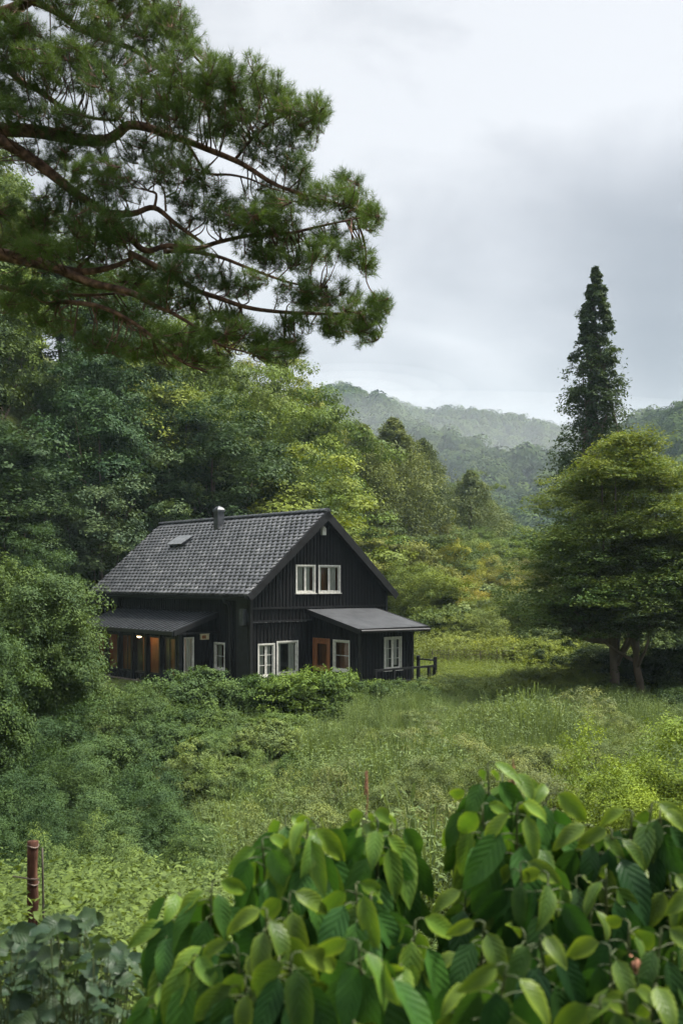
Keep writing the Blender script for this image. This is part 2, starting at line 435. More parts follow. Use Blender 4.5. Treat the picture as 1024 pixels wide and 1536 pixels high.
def trunk_mesh(seed, C, rad=0.045, base=-0.35, top=0.6, limbs=9, lean=0.05):
    """tapered trunk and limbs in the crown's unit space (z 0..1 is the crown, base the ground)"""
    rng = np.random.RandomState(seed); b = MB()
    k = 6; zs = np.linspace(base, top, k)
    pts = np.stack([lean * np.cumsum(rng.normal(size=k)) * 0.5, lean * np.cumsum(rng.normal(size=k)) * 0.5, zs], 1)
    rr = rad * np.linspace(1.15, 0.35, k); rr[0] *= 1.35
    b.tube(pts, rr, 8)
    idx = rng.choice(len(C), min(limbs, len(C)), replace=False)
    for i in idx:
        t = rng.uniform(0.35, 0.85); p0 = pts[0] * (1 - t) + pts[-1] * t
        j = t * (k - 1); a = int(j); f = j - a
        p0 = pts[a] * (1 - f) + pts[min(a + 1, k - 1)] * f
        p2 = C[i] * np.array([0.8, 0.8, 1]); mid = (p0 + p2) / 2 + np.array([0, 0, -0.04]) + rng.normal(size=3) * 0.03
        b.tube([p0, mid, p2], [rad * 0.42, rad * 0.28, rad * 0.1], 5)
    return b.mesh('trunk', True)

# ------------------------------------------------------------------ terrain
def ip(x, xs, ys): return np.interp(x, xs, ys)
FOOT_Y = [20, 34, 42, 50, 58, 66, 80, 100, 125, 160, 220]
FOOT_X = [-22, -17, -15.5, -10, -2, 3, 8, 14, 22, 34, 56]
def hill_d(x, y):
    return (np.interp(y, FOOT_Y, FOOT_X) - x) * 0.8
def H(x, y):
    x = np.asarray(x, float); y = np.asarray(y, float)
    z = np.interp(y, [-40, 0, 3, 6, 9, 13, 18, 25, 33, 38, 60, 120, 300], [3.2, 2.35, 1.95, 1.15, 0.35, -0.45, -0.75, -0.5, -0.12, 0, 0.2, 1.5, 4])
    d = np.maximum(hill_d(x, y), 0)
    hm = np.interp(y, [20, 50, 85, 110, 170, 260], [50, 60, 50, 24, 10, 4]); de = d * d / (d + 2.5)
    z = z + hm * (1 - np.exp(-(0.85 * de + 0.02 * de * de * np.interp(y, [70, 110], [1.0, 0.0])) / hm))
    z = z - 0.8 * np.exp(-((y - 20) / 7.0) ** 2) / (1 + np.exp((x - 0.5) * 0.6))
    z = z + 0.12 * np.sin(x * 0.7 + 1.3) * np.sin(y * 0.55) + 0.05 * np.sin(x * 2.1 + y * 1.3)
    return z

def make_ground():
    ys = np.concatenate([np.linspace(-30, 0, 16), np.linspace(0.5, 40, 80), np.linspace(41, 130, 80), np.linspace(134, 420, 50), np.linspace(450, 1400, 24)])
    xs = np.concatenate([np.linspace(-1300, -160, 14), np.linspace(-140, -32, 30), np.linspace(-30, 30, 110), np.linspace(32, 140, 30), np.linspace(160, 1300, 14)])
    X, Y = np.meshgrid(xs, ys)
    Z = H(X, Y)
    V = np.stack([X, Y, Z], -1).reshape(-1, 3)
    nx, ny = len(xs), len(ys)
    i, j = np.meshgrid(np.arange(nx - 1), np.arange(ny - 1))
    a = (j * nx + i).ravel()
    Q = np.stack([a, a + 1, a + 1 + nx, a + nx], 1)
    o = link('ground', np_grid_mesh('ground', V, Q), M['ground'])
    tag(o, 'grassy valley floor and slope under the plants', 'ground', kind='structure')
make_ground()

# far mountains --------------------------------------------------------------
def vnoise(x, y, seed):
    rs = np.random.RandomState(seed); out = np.zeros_like(x, float)
    for k in range(5):
        f = 0.0065 * 1.9 ** k; a = 0.6 ** k
        for _ in range(3):
            th = rs.uniform(0, 6.28); ph = rs.uniform(0, 6.28)
            out += a * np.sin((x * math.cos(th) + y * math.sin(th)) * f * 6.283 / 2.2 + ph + 1.5 * np.sin(x * f * 1.7 + ph))
    return out / 4.5

def crest_table(Yc, pts, drop):
    xs = [(p - 512) / FPX * Yc for p, _ in pts]; zs = [CZ + (HOR - q) / FPX * Yc - drop for _, q in pts]
    return xs, zs
MT = [  # crest distance, foot distance, crest points in photo pixels
    (760, 330, [(-900, 640), (-300, 600), (200, 580), (420, 572), (500, 574), (560, 579), (605, 587), (650, 604), (700, 620), (760, 627), (840, 630), (900, 640), (1000, 665), (1300, 700), (2200, 760)]),
    (470, 190, [(700, 872), (790, 800), (850, 705), (900, 640), (945, 611), (1000, 603), (1060, 596), (1150, 600), (1500, 640), (2400, 700)]),
]
def M_h(k, x, y):
    Yc, Yf, pts = MT[k]
    xs, zs = crest_table(Yc, pts, 15 if k == 0 else 11)
    # follow the line of sight so that the spurs run down towards the valley mouth
    xr = x - (0.16 if k == 0 else -0.1) * (Yc - y)
    c = np.interp(x, xs, zs) * 0.55 + np.interp(xr, xs, zs) * 0.45
    t = np.clip((y - Yf) / (Yc - Yf), 0, None)
    ramp_ = np.where(t <= 1, t ** 0.9, np.clip(1 - (t - 1) * 0.9, -0.3, 1))
    w = np.clip(np.minimum(t * 4, 1) * np.clip((1 - t) * 5, 0.12, 1), 0, 1)
    n = 1 - 2 * np.abs(vnoise(x * 1.2, y * 0.7, 5 + k))
    return c * ramp_ + n * w * (17 if k == 0 else 11)

def make_mountain(k, label):
    Yc, Yf, pts = MT[k]
    xs = np.linspace((pts[0][0] - 512) / FPX * Yc, (pts[-1][0] - 512) / FPX * Yc, 170)
    ys = np.linspace(Yf - 25, Yc * 1.7, 110)
    X, Y = np.meshgrid(xs, ys); Z = M_h(k, X, Y) - 1.0
    Z[0] -= 10
    nx = len(xs); i, j = np.meshgrid(np.arange(nx - 1), np.arange(len(ys) - 1)); a = (j * nx + i).ravel()
    o = link('mountain', np_grid_mesh('mountain', np.stack([X, Y, Z], -1).reshape(-1, 3), np.stack([a, a + 1, a + 1 + nx, a + nx], 1)), M['hillfloor'])
    tag(o, label, 'mountain', kind='structure')
make_mountain(0, 'blue hazy wooded mountain closing the valley')
make_mountain(1, 'wooded hill behind the tall cypress')

def base_crown(seed, n=170, size=0.18):
    rng = np.random.RandomState(seed)
    d = fib(n, rng, -0.35); r = lump(rng, d, 5, 0.35) * 0.95
    p = d * r[:, None] * np.array([1, 1, 1.15])
    nrm = unit(d + np.array([0, 0, 0.3]) + rng.normal(size=d.shape) * 0.3)
    k = 36; di = fib(k, rng, -0.5)
    core = leaves(rng, di * np.array([0.72, 0.72, 0.85]), di, 0.62, 0.9)
    return np.vstack([leaves(rng, p, nrm, size * 1.5, 0.75), core]).reshape(n + k, 4, 3)

def far_forest(k, count, x0, x1, y0, y1, rmin, rmax, label, color, seed):
    rng = np.random.RandomState(seed)
    kinds = [base_crown(300 + s) for s in range(6)]
    # spread the trees evenly per visible area: denser where nearer
    x = rng.uniform(0, 1, count); y = y0 + (y1 - y0) * rng.uniform(0, 1, count)
    x = (x0 + (x1 - x0) * x - 512) / FPX * y
    z = M_h(k, x, y)
    s = rng.uniform(rmin, rmax, count) * (1 + 0.5 * (rng.uniform(0, 1, count) < 0.12))
    V = []; T = []
    for q in range(6):
        m = np.arange(count) % 6 == q
        n = m.sum(); th = rng.uniform(0, 6.28, n)
        c, si = np.cos(th), np.sin(th)
        b = kinds[q]
        P = np.empty((n,) + b.shape)
        P[..., 0] = b[None, ..., 0] * c[:, None, None] - b[None, ..., 1] * si[:, None, None]
        P[..., 1] = b[None, ..., 0] * si[:, None, None] + b[None, ..., 1] * c[:, None, None]
        P[..., 2] = b[None, ..., 2] * rng.uniform(0.8, 1.25, n)[:, None, None] + 0.55
        P *= s[m][:, None, None, None]
        P += np.stack([x[m], y[m], z[m]], 1)[:, None, None]
        V.append(P.reshape(-1, 3))
        tt = rng.uniform(0, 1, (n, 1)) * 0.65 + rng.uniform(0, 0.35, (n, b.shape[0]))
        T.append(tt.ravel())
    o = link('forest', np_mesh('forest', np.vstack(V), 4, {'tint': np.concatenate(T)}), M['far_leaf'])
    o.color = (*color, 1)
    tag(o, label, 'forest', kind='stuff')
far_forest(0, 6200, 440, 900, 345, 800, 2.4, 4.3, 'far forest covering the blue hazy mountain', (0.05, 0.078, 0.036), 71)
far_forest(1, 1700, 820, 1150, 200, 485, 2.0, 3.5, 'distant forest on the hill behind the tall cypress', (0.045, 0.072, 0.03), 72)

# ------------------------------------------------------------------ house (local frame: x along the gable, y back along the ridge)
HA = math.atan2(0.658, 0.753)
HO = np.array([-3.30, 36.0, 0.0])
def hw(x, y, z=0.0):
    return HO + np.array([0.753 * x - 0.658 * y, 0.658 * x + 0.753 * y, z])

house = empty('house', HO, HA)
tag(house, 'black timber house with a tiled gable roof and white framed windows', 'house')
W, L = 6.7, 11.4
XM = W / 2; OE = 0.32; YF, YB = -0.38, 11.75
RZ = 6.62; EZ = 3.46
SL = (RZ - EZ) / (XM + OE)

def roof_z(x): return RZ - SL * abs(x - XM)

def boards(b, a0, a1, zb, top, openings, fn, bw=0.17, seed=0, off=0.0, batten=True):
    """vertical boards and battens from a0 to a1; fn(a, o, z) maps along / outward / up to the house frame"""
    rs = random.Random(seed)
    n = max(1, round((a1 - a0) / bw)); edges = [a0 + (a1 - a0) * i / n for i in range(n + 1)]
    cuts = sorted(set([round(e, 4) for e in edges] + [round(e, 4) for o in openings for e in o[:2] if a0 < e < a1]))
    for s, e in zip(cuts[:-1], cuts[1:]):
        if e - s < 0.004: continue
        d = off + rs.uniform(-0.004, 0.004); mid = (s + e) / 2
        iv = [(zb, None)]
        for (oa, ob, oz0, oz1) in openings:
            if oa - 1e-3 <= s and e <= ob + 1e-3:
                iv = [(zb, oz0), (oz1, None)]
        for z0, z1 in iv:
            t0 = top(s) if z1 is None else z1; t1 = top(e) if z1 is None else z1
            if min(t0, t1) <= z0: continue
            p = [(s, d - 0.04), (e - 0.002, d - 0.04), (e - 0.002, d), (s, d)]
            b.hexa([fn(a, o, z0) for a, o in p] + [fn(p[0][0], p[0][1], t0), fn(p[1][0], p[1][1], t1), fn(p[2][0], p[2][1], t1), fn(p[3][0], p[3][1], t0)])
    if batten:
        for e in edges:
            iv = [(zb, top(e) - 0.012)]
            for (oa, ob, oz0, oz1) in openings:
                if oa - 0.03 < e < ob + 0.03:
                    iv = [(zb, oz0 - 0.01), (oz1 + 0.01, top(e) - 0.012)]
            for z0, z1 in iv:
                if z1 - z0 > 0.05:
                    b.box(e - 0.022, e + 0.022, off - 0.004, off + 0.026, z0 + 0.003, z1, fn)

fn_gable = lambda a, o, z: (a, -o, z)
fn_long = lambda a, o, z: (-o, a, z)
fn_right = lambda a, o, z: (W + o, a, z)
fn_back = lambda a, o, z: (a, L + o, z)
under_roof = lambda a: roof_z(a) - 0.2

# openings: along0, along1, z0, z1
G_LOW = [(0.38, 1.05, 0.5, 1.62), (1.24, 2.15, 0.55, 1.68)]
G_UP = [(2.1, 2.94, 3.56, 4.52), (3.2, 4.2, 3.56, 4.52)]
L_SM = [(1.62, 2.22, 0.68, 1.6)]
L_HI = [(9.75, 10.75, 2.9, 3.3)]

b = MB()
boards(b, 0, W, -0.35, lambda a: 2.5, G_LOW, fn_gable, 0.165, 1, 0.0)
boards(b, 0, W, 2.5, lambda a: 2.97, [], fn_gable, 0.165, 2, 0.03)
boards(b, 0, W, 2.97, under_roof, G_UP, fn_gable, 0.165, 3, 0.06)
gw = b.build('gable_wall', M['black_wood'], house)
b = MB()
b.box(-0.02, W + 0.02, 0.062, 0.095, 2.93, 3.0, fn_gable)
b.box(-0.02, W + 0.02, 0.032, 0.07, 2.46, 2.515, fn_gable)
b.build('cornice_band', M['black_trim'], house)
b = MB(); rs = random.Random(9); a = 0.02
while a < 2.6:
    w = rs.uniform(0.05, 0.2); b.box(a, min(a + w, 2.62), 0.028, 0.074, 2.44 + rs.uniform(0, 0.01), 2.457, fn_gable); a += w + rs.uniform(0.01, 0.06)
b.build('worn_drip_edge', M['worn_trim'], house)

b = MB()
boards(b, 0, L, -0.35, lambda a: EZ + 0.2, L_SM + L_HI, fn_long, 0.17, 4, 0.0)
b.build('side_wall', M['black_wood'], house)
b = MB()
boards(b, 0, L, -0.35, lambda a: EZ + 0.1, [], fn_right, 0.17, 5, 0.0)
boards(b, 0, W, -0.35, under_roof, [], fn_back, 0.17, 6, 0.0)
b.build('rear_wall', M['black_wood'], house)
b = MB()
b.box(-0.07, 0.045, -0.11, 0.0, -0.35, EZ + 0.1); b.box(-0.085, 0.0, 0.02, 0.75, -0.35, EZ - 0.15)
b.build('corner_post', M['black_trim'], house)
b = MB(); b.box(W - 0.04, W + 0.07, -0.11, 0.0, -0.35, EZ + 0.1); b.build('corner_post', M['black_trim'], house)
b = MB(); b.box(-0.06, W + 0.05, -0.045, L - 0.02, -0.8, -0.36)
b.build('foundation', M['stone'], house)

# roof: sheathing, then real tiles laid in offset courses -----------------------
def roof_pt(side, s, y, h):
    """s metres down the slope from the ridge, h above the sheathing"""
    c = 1 / math.hypot(1, SL); sn = SL * c
    x = XM + side * (s * c + h * sn)
    return (x, y, RZ - s * sn + h * c)
SLEN = (XM + OE) * math.hypot(1, SL)
b = MB()
for sd in (-1, 1):
    p = [roof_pt(sd, 0.0, YF + 0.03, -0.16), roof_pt(sd, SLEN - 0.03, YF + 0.03, -0.16), roof_pt(sd, SLEN - 0.03, YB - 0.03, -0.16), roof_pt(sd, 0.0, YB - 0.03, -0.16)]
    q = [roof_pt(sd, 0.0, YF + 0.03, -0.004), roof_pt(sd, SLEN - 0.03, YF + 0.03, -0.004), roof_pt(sd, SLEN - 0.03, YB - 0.03, -0.004), roof_pt(sd, 0.0, YB - 0.03, -0.004)]
    b.hexa(p + q)
roof = b.build('roof', M['black_trim'], house)

V = []; T = []; rng = np.random.RandomState(3)
CO = 0.205; TW = 0.31
nc = int(SLEN / CO) + 1
verts = []; quads = []; tints = []
for sd in (-1, 1):
    for r in range(nc):
        s1 = SLEN + 0.05 - r * CO; s0 = max(s1 - CO * 1.35, 0.0)
        if s1 < 0.2: continue
        y = YF - (TW / 2 if r % 2 else 0.0)
        while y < YB:
            ya = max(y, YF) + 0.004; yb = min(y + TW, YB) - 0.004
            if yb - ya > 0.05:
                t = np.clip(rng.normal(0.5, 0.2), 0, 1); dh = rng.uniform(-0.004, 0.006); tw = rng.uniform(-0.006, 0.006)
                K = 6; o = len(verts)
                # wavy pan cross-section, lower lip rounded
                for row, (s_, h_) in enumerate(((s0, 0.004), (s1 - 0.03, 0.07), (s1, 0.055), (s1, 0.0))):
                    for k in range(K + 1):
                        f = k / K
                        lip = 0.04 * (1 - (2 * f - 1) ** 2) if row > 0 else 0
                        wav = 0.04 * math.sin(f * math.pi) if row < 3 else 0
                        verts.append(roof_pt(sd, min(s_ + lip * 1.5 - 0.04, SLEN + 0.09), ya + (yb - ya) * f, h_ + (wav + dh + tw * (f - .5) if row < 3 else 0)))
                for row in range(3):
                    for k in range(K):
                        a_ = o + row * (K + 1) + k
                        quads.append((a_, a_ + 1, a_ + K + 2, a_ + K + 1)); tints.append(t)
            y += TW
tm = np_grid_mesh('roof_tile', np.array(verts), np.array(quads), {'tint': np.array(tints)}, smoothed=False)
link('tiling', tm, M['tile'], roof)

b = MB()
n = 34
for i in range(n):
    y0 = YF - 0.02 + (YB - YF + 0.04) * i / n; y1 = y0 + (YB - YF) / n + 0.035
    pts = []
    for yy, rr in ((y0, 0.13), (y1, 0.112)):
        for k in range(9):
            t = math.pi * k / 8
            pts.append((XM - 1.25 * rr * math.cos(t), yy, RZ + 0.0 + rr * math.sin(t)))
    b.add(pts, [(k, k + 1, k + 10, k + 9) for k in range(8)] + [tuple(range(8, -1, -1)), tuple(range(9, 18))])
rc = b.build('ridge_cap', M['flue'], roof)

def verge(y0, y1):
    b = MB()
    for sd in (-1, 1):
        p = [roof_pt(sd, -0.03, y0, -0.27), roof_pt(sd, SLEN + 0.08, y0, -0.22), roof_pt(sd, SLEN + 0.08, y1, -0.22), roof_pt(sd, -0.03, y1, -0.27)]
        q = [roof_pt(sd, -0.03, y0, 0.03), roof_pt(sd, SLEN + 0.08, y0, 0.03), roof_pt(sd, SLEN + 0.08, y1, 0.03), roof_pt(sd, -0.03, y1, 0.03)]
        if sd < 0: p = [(2 * XM - x, y, z) for x, y, z in p]; q = [(2 * XM - x, y, z) for x, y, z in q]; p = [(2 * XM - x, y, z) for x, y, z in p]; q = [(2 * XM - x, y, z) for x, y, z in q]
        b.hexa(p + q)
    return b
verge(YF - 0.045, YF + 0.0).build('bargeboard', M['black_trim'], roof)
verge(YB - 0.0, YB + 0.045).build('bargeboard', M['black_trim'], roof)
# gutter along the visible eave
b = MB(); gx = -OE - 0.11; gz = EZ - 0.06
pts = []
for yy in (YF + 0.05, YB - 0.05):
    for k in range(7):
        t = math.pi * (1 + k / 6); pts.append((gx + 0.065 * math.cos(t), yy, gz + 0.07 * math.sin(t)))
b.add(pts, [(k, k + 1, k + 8, k + 7) for k in range(6)] + [tuple(range(7)), tuple(range(13, 6, -1))])
b.box(-OE - 0.04, -OE - 0.01, YF + 0.06, YB - 0.06, EZ - 0.2, EZ - 0.03)
b.build('gutter', M['black_trim'], house)
b = MB(); b.tube([(gx, 1.05, gz - 0.05), (gx + 0.06, 1.05, gz - 0.22), (-0.16, 1.05, gz - 0.42), (-0.14, 1.05, 1.5), (-0.14, 1.05, -0.3)], [0.055] * 5, 8)
b.build('downpipe', M['black_trim'], house, True)
b = MB(); b.box(-0.24, -0.09, 0.12, 0.36, 2.35, 2.95); b.build('meter_box', M['flue'], house)

# chimney flue and skylight on the visible slope
fx, fy = XM - 0.5, 6.2
b = MB(); b.box(fx - 0.16, fx + 0.16, fy - 0.16, fy + 0.16, RZ - 0.75, RZ + 0.3); ch = b.build('chimney', M['flue'], roof)
b = MB()
b.box(fx - 0.2, fx + 0.2, fy - 0.2, fy + 0.2, RZ + 0.3, RZ + 0.38)
b.add([(fx - 0.18, fy - 0.18, RZ + 0.382), (fx + 0.18, fy - 0.18, RZ + 0.382), (fx + 0.18, fy + 0.18, RZ + 0.382), (fx - 0.18, fy + 0.18, RZ + 0.382), (fx - 0.13, fy - 0.13, RZ + 0.47), (fx + 0.13, fy - 0.13, RZ + 0.47), (fx + 0.13, fy + 0.13, RZ + 0.47), (fx - 0.13, fy + 0.13, RZ + 0.47), (fx, fy, RZ + 0.55)],
      [(0, 1, 5, 4), (1, 2, 6, 5), (2, 3, 7, 6), (3, 0, 4, 7), (4, 5, 8), (5, 6, 8), (6, 7, 8), (7, 4, 8), (3, 2, 1, 0)])
b.build('chimney_cap', M['flue'], roof)
b = MB(); fl = lambda s, y, h: roof_pt(-1, s, y, h)
b.hexa([fl(1.25, 7.45, 0.0), fl(1.85, 7.45, 0.0), fl(1.85, 8.55, 0.0), fl(1.25, 8.55, 0.0), fl(1.25, 7.45, 0.12), fl(1.85, 7.45, 0.22), fl(1.85, 8.55, 0.22), fl(1.25, 8.55, 0.12)])
b.build('skylight', M['flue'], roof)
b = MB()
b.hexa([fl(1.2, 7.4, 0.125), fl(1.95, 7.4, 0.245), fl(1.95, 8.6, 0.245), fl(1.2, 8.6, 0.125), fl(1.2, 7.4, 0.155), fl(1.95, 7.4, 0.275), fl(1.95, 8.6, 0.275), fl(1.2, 8.6, 0.155)])
b.build('skylight_lid', M['galv'], roof)
b = MB(); b.box(XM - 0.09, XM + 0.09, 0.06, 0.2, 5.72, 5.98, fn_gable)
b.tube([(XM, -0.13, 5.98), (XM, -0.13, 6.03), (XM, -0.13, 6.07)], [0.09, 0.07, 0.02], 8)
b.build('gable_lamp', M['white'], house)

# windows -----------------------------------------------------------------------
def window(op, fn, off, sashes=2, bars=1, cross=1, curtain=(), lining='dark_room', depth=0.7, casing=0.055, sill=True, rail=0.04, framemat='white', glass=True):
    a0, a1, z0, z1 = op
    b = MB(); o1 = off + 0.035
    b.box(a0 - casing, a1 + casing, off - 0.05, o1, z1, z1 + casing, fn); b.box(a0 - casing, a1 + casing, off - 0.05, o1, z0 - casing, z0, fn)
    b.box(a0 - casing, a0, off - 0.05, o1 - 0.002, z0, z1, fn); b.box(a1, a1 + casing, off - 0.05, o1 - 0.002, z0, z1, fn)
    if sill: b.box(a0 - casing - 0.03, a1 + casing + 0.03, off - 0.02, off + 0.08, z0 - casing - 0.035, z0 - casing - 0.003, fn)
    w = (a1 - a0) / sashes
    for s in range(sashes):
        s0, s1 = a0 + s * w + 0.003, a0 + (s + 1) * w - 0.003
        b.box(s0, s1, off - 0.045, off - 0.005, z0 + 0.003, z0 + rail, fn); b.box(s0, s1, off - 0.045, off - 0.005, z1 - rail, z1 - 0.003, fn)
        b.box(s0, s0 + rail, off - 0.044, off - 0.006, z0 + rail, z1 - rail, fn); b.box(s1 - rail, s1, off - 0.044, off - 0.006, z0 + rail, z1 - rail, fn)
        for k in range(1, bars + 1):
            aa = s0 + (s1 - s0) * k / (bars + 1); b.box(aa - 0.011, aa + 0.011, off - 0.04, off - 0.012, z0 + rail, z1 - rail, fn)
        for k in range(1, cross + 1):
            zz = z0 + (z1 - z0) * k / (cross + 1); b.box(s0 + rail, s1 - rail, off - 0.039, off - 0.013, zz - 0.011, zz + 0.011, fn)
    fr = b.build('window', M[framemat], house)
    if glass:
        b = MB(); c4 = [np.array(fn(a, off - 0.027, z)) for a, z in ((a0, z0), (a1, z0), (a1, z1), (a0, z1))]
        outward = np.array(fn(a0, 1.0, z0)) - np.array(fn(a0, 0.0, z0))
        if np.dot(np.cross(c4[1] - c4[0], c4[3] - c4[0]), outward) < 0: c4 = c4[::-1]
        b.add(c4, [(0, 1, 2, 3)])
        b.build('pane', M['glass'], fr)
    for (c0, c1, cz) in curtain:                      # hanging cloth with folds, fractions of the width
        b = MB(); n = 26; vs = []
        for z in (z0 + (z1 - z0) * cz, z1 - 0.02):
            for k in range(n + 1):
                f = k / n; vs.append(fn(a0 + (a1 - a0) * (c0 + (c1 - c0) * f), off - 0.12 + 0.022 * math.sin(f * (c1 - c0) * (a1 - a0) * 62), z))
        b.add(vs, [(k, k + 1, n + 2 + k, n + 1 + k) for k in range(n)])
        b.build('curtain', M['curtain'], fr, True)
    if lining:
        b = MB(); e = 0.25 if depth > 0.3 else 0.02; od = off - depth; oi = off - 0.06
        A0, A1, Z0, Z1 = a0 - e, a1 + e, z0 - e, z1 + e
        q = [fn(A0, od, Z0), fn(A1, od, Z0), fn(A1, od, Z1), fn(A0, od, Z1), fn(A0, oi, Z0), fn(A1, oi, Z0), fn(A1, oi, Z1), fn(A0, oi, Z1)]
        b.add(q, [(0, 1, 2, 3), (0, 4, 5, 1), (1, 5, 6, 2), (2, 6, 7, 3), (3, 7, 4, 0)])
        b.build('lining', M[lining], fr)
    return fr

window(G_LOW[0], fn_gable, 0.0, 2, 0, 2, curtain=[(0.0, 0.46, 0.0), (0.54, 1.0, 0.0)])
window(G_LOW[1], fn_gable, 0.0, 1, 0, 0, curtain=[(0.0, 0.24, 0.0), (0.66, 1.0, 0.0)], rail=0.05)
window(G_UP[0], fn_gable, 0.06, 2, 0, 0, curtain=[(0.1, 0.46, 0.0), (0.56, 0.86, 0.0)], lining='warm_wood', depth=0.3)
window(G_UP[1], fn_gable, 0.06, 2, 0, 0, curtain=[(0.0, 0.2, 0.0), (0.56, 0.9, 0.0)], lining='warm_wood', depth=0.3)
window(L_SM[0], fn_long, 0.0, 1, 0, 1, lining='warm_wood', depth=0.3, curtain=[(0.6, 1.0, 0.0)])
window(L_HI[0], fn_long, 0.0, 1, 0, 0, framemat='black_trim', sill=False)

# sun porch on the long wall ------------------------------------------------------
PY0, PY1, PX = 2.35, 9.3, -1.5
b = MB()
def porch_roof(x, y, h=0.0):
    return (x, y, 2.78 + (x / 1.95) * 0.66 + h)
X0, X1, Y0, Y1 = -1.95, -0.02, PY0 - 0.32, PY1 + 0.3
b.hexa([porch_roof(X0, Y0, -.09), porch_roof(X1, Y0, -.09), porch_roof(X1, Y1, -.09), porch_roof(X0, Y1, -.09), porch_roof(X0, Y0), porch_roof(X1, Y0), porch_roof(X1, Y1), porch_roof(X0, Y1)])
n = 27
for i in range(n + 1):
    y = Y0 + 0.02 + (Y1 - Y0 - 0.04) * i / n
    b.hexa([porch_roof(X0 - 0.02, y - .014, .002), porch_roof(X1 - .01, y - .014, .002), porch_roof(X1 - .01, y + .014, .002), porch_roof(X0 - .02, y + .014, .002),
            porch_roof(X0 - 0.02, y - .01, .045), porch_roof(X1 - .01, y - .01, .045), porch_roof(X1 - .01, y + .01, .045), porch_roof(X0 - .02, y + .01, .045)])
b.build('porch_roof', M['metal_roof'], house)
b = MB(); b.box(X0 - 0.05, X0 - 0.01, Y0 - 0.01, Y1 + 0.01, 1.97, 2.11); b.box(X0, -0.02, Y0 - 0.035, Y0 - 0.005, 2.0, 2.06)
b.hexa([porch_roof(X0, Y0 - .04, -.17), porch_roof(X1, Y0 - .04, -.17), porch_roof(X1, Y0 - .012, -.17), porch_roof(X0, Y0 - .012, -.17), porch_roof(X0, Y0 - .04, .02), porch_roof(X1, Y0 - .04, .02), porch_roof(X1, Y0 - .012, .02), porch_roof(X0, Y0 - .012, .02)])
b.build('porch_fascia', M['black_trim'], house)
fn_porch = lambda a, o, z: (PX - o, a, z)
fn_pside = lambda a, o, z: (a, PY0 - o, z)
P_OP = [(2.62, 3.5, 0.4, 1.84), (3.66, 4.55, 0.4, 1.84), (4.75, 5.6, 0.4, 1.84), (5.8, 6.7, 0.4, 1.84), (6.9, 7.8, 0.4, 1.84), (8.0, 8.9, 0.4, 1.84)]
S_OP = [(-1.3, -0.92, 0.3, 1.84)]
b = MB()
boards(b, PY0, PY1, -0.3, lambda a: 2.06, P_OP, fn_porch, 0.17, 7)
boards(b, PX, -0.03, -0.3, lambda a: 2.66 + a / 1.95 * 0.66, S_OP, fn_pside, 0.17, 8)
b.build('porch_wall', M['black_wood'], house)
b = MB()
for a in (PY0 + 0.09, 3.58, 4.65, 5.7, 6.8, 7.9):
    b.box(a - 0.05, a + 0.05, 0.03, 0.12, -0.3, 2.04, fn_porch)
b.box(-1.62, -1.5, 0.03, 0.15, -0.3, 2.02, fn_pside)
b.build('porch_post', M['black_trim'], house)
for i, op in enumerate(P_OP):
    window(op, fn_porch, 0.0, 1, 1 if i in (0, 3) else 0, 0, lining=None, casing=0.03, sill=False, framemat='black_trim',
           curtain=[(0.0, 0.22, 0.0)] if i in (1, 2) else [], rail=0.05)
window(S_OP[0], fn_pside, 0.0, 1, 0, 0, casing=0.03, sill=False, framemat='white', curtain=[(0.35, 0.95, 0.0)], lining=None, rail=0.03)
b = MB(); b.box(-0.12, -0.06, PY0 + 0.05, PY1 - 0.05, -0.1, 2.0); b.box(PX + 0.05, -0.13, PY1 - 0.12, PY1 - 0.05, -0.1, 2.0); b.box(PX + 0.05, -0.13, PY0 + 0.05, PY1 - 0.13, -0.2, -0.12)
b.build('porch_lining', M['warm_wood'], house)
for yl in (3.6, 6.6):
    b = MB(); b.tube([(-0.75, yl, 1.86), (-0.75, yl, 1.8), (-0.75, yl, 1.72), (-0.75, yl, 1.66)], [0.04, 0.11, 0.11, 0.04], 10, sub=2); b.build('ceiling_lamp', M['lit_lamp'], house)
b = MB()
for y0_, y1_ in ((3.0, 3.9), (5.2, 6.0), (7.4, 8.2)): b = MB(); b.box(-0.16, -0.125, y0_, y1_, 0.0, 1.9); b.build('inner_door', M['dark_room'], house)
b = MB(); b.box(PX - 0.5, PX - 0.05, PY0 + 0.1, PY1, -0.36, -0.26)
for i in range(46):
    y = PY0 + 0.15 + i * 0.15; b.box(PX - 0.47, PX - 0.44, y, y + 0.045, -0.24, 0.12)
b.box(PX - 0.49, PX - 0.42, PY0 + 0.1, PY1, 0.12, 0.17)
for y in (PY0 + 0.14, 4.6, 6.9, PY1 - 0.1): b.box(PX - 0.5, PX - 0.41, y - 0.045, y + 0.045, -0.8, 0.22)
b.build('porch_balustrade', M['grey_wood'], house)
b = MB(); b.box(-0.62, -0.26, 0.02, 0.09, 1.76, 1.96, fn_pside); b.box(-0.64, -0.24, 0.015, 0.1, 1.962, 1.985, fn_pside)
wl = b.build('wall_lamp', M['lamp'], house)
b = MB(); b.box(-0.58, -0.4, 0.092, 0.098, 1.8, 1.92, fn_pside); b.build('lamp_window', M['warm_wood'], wl)

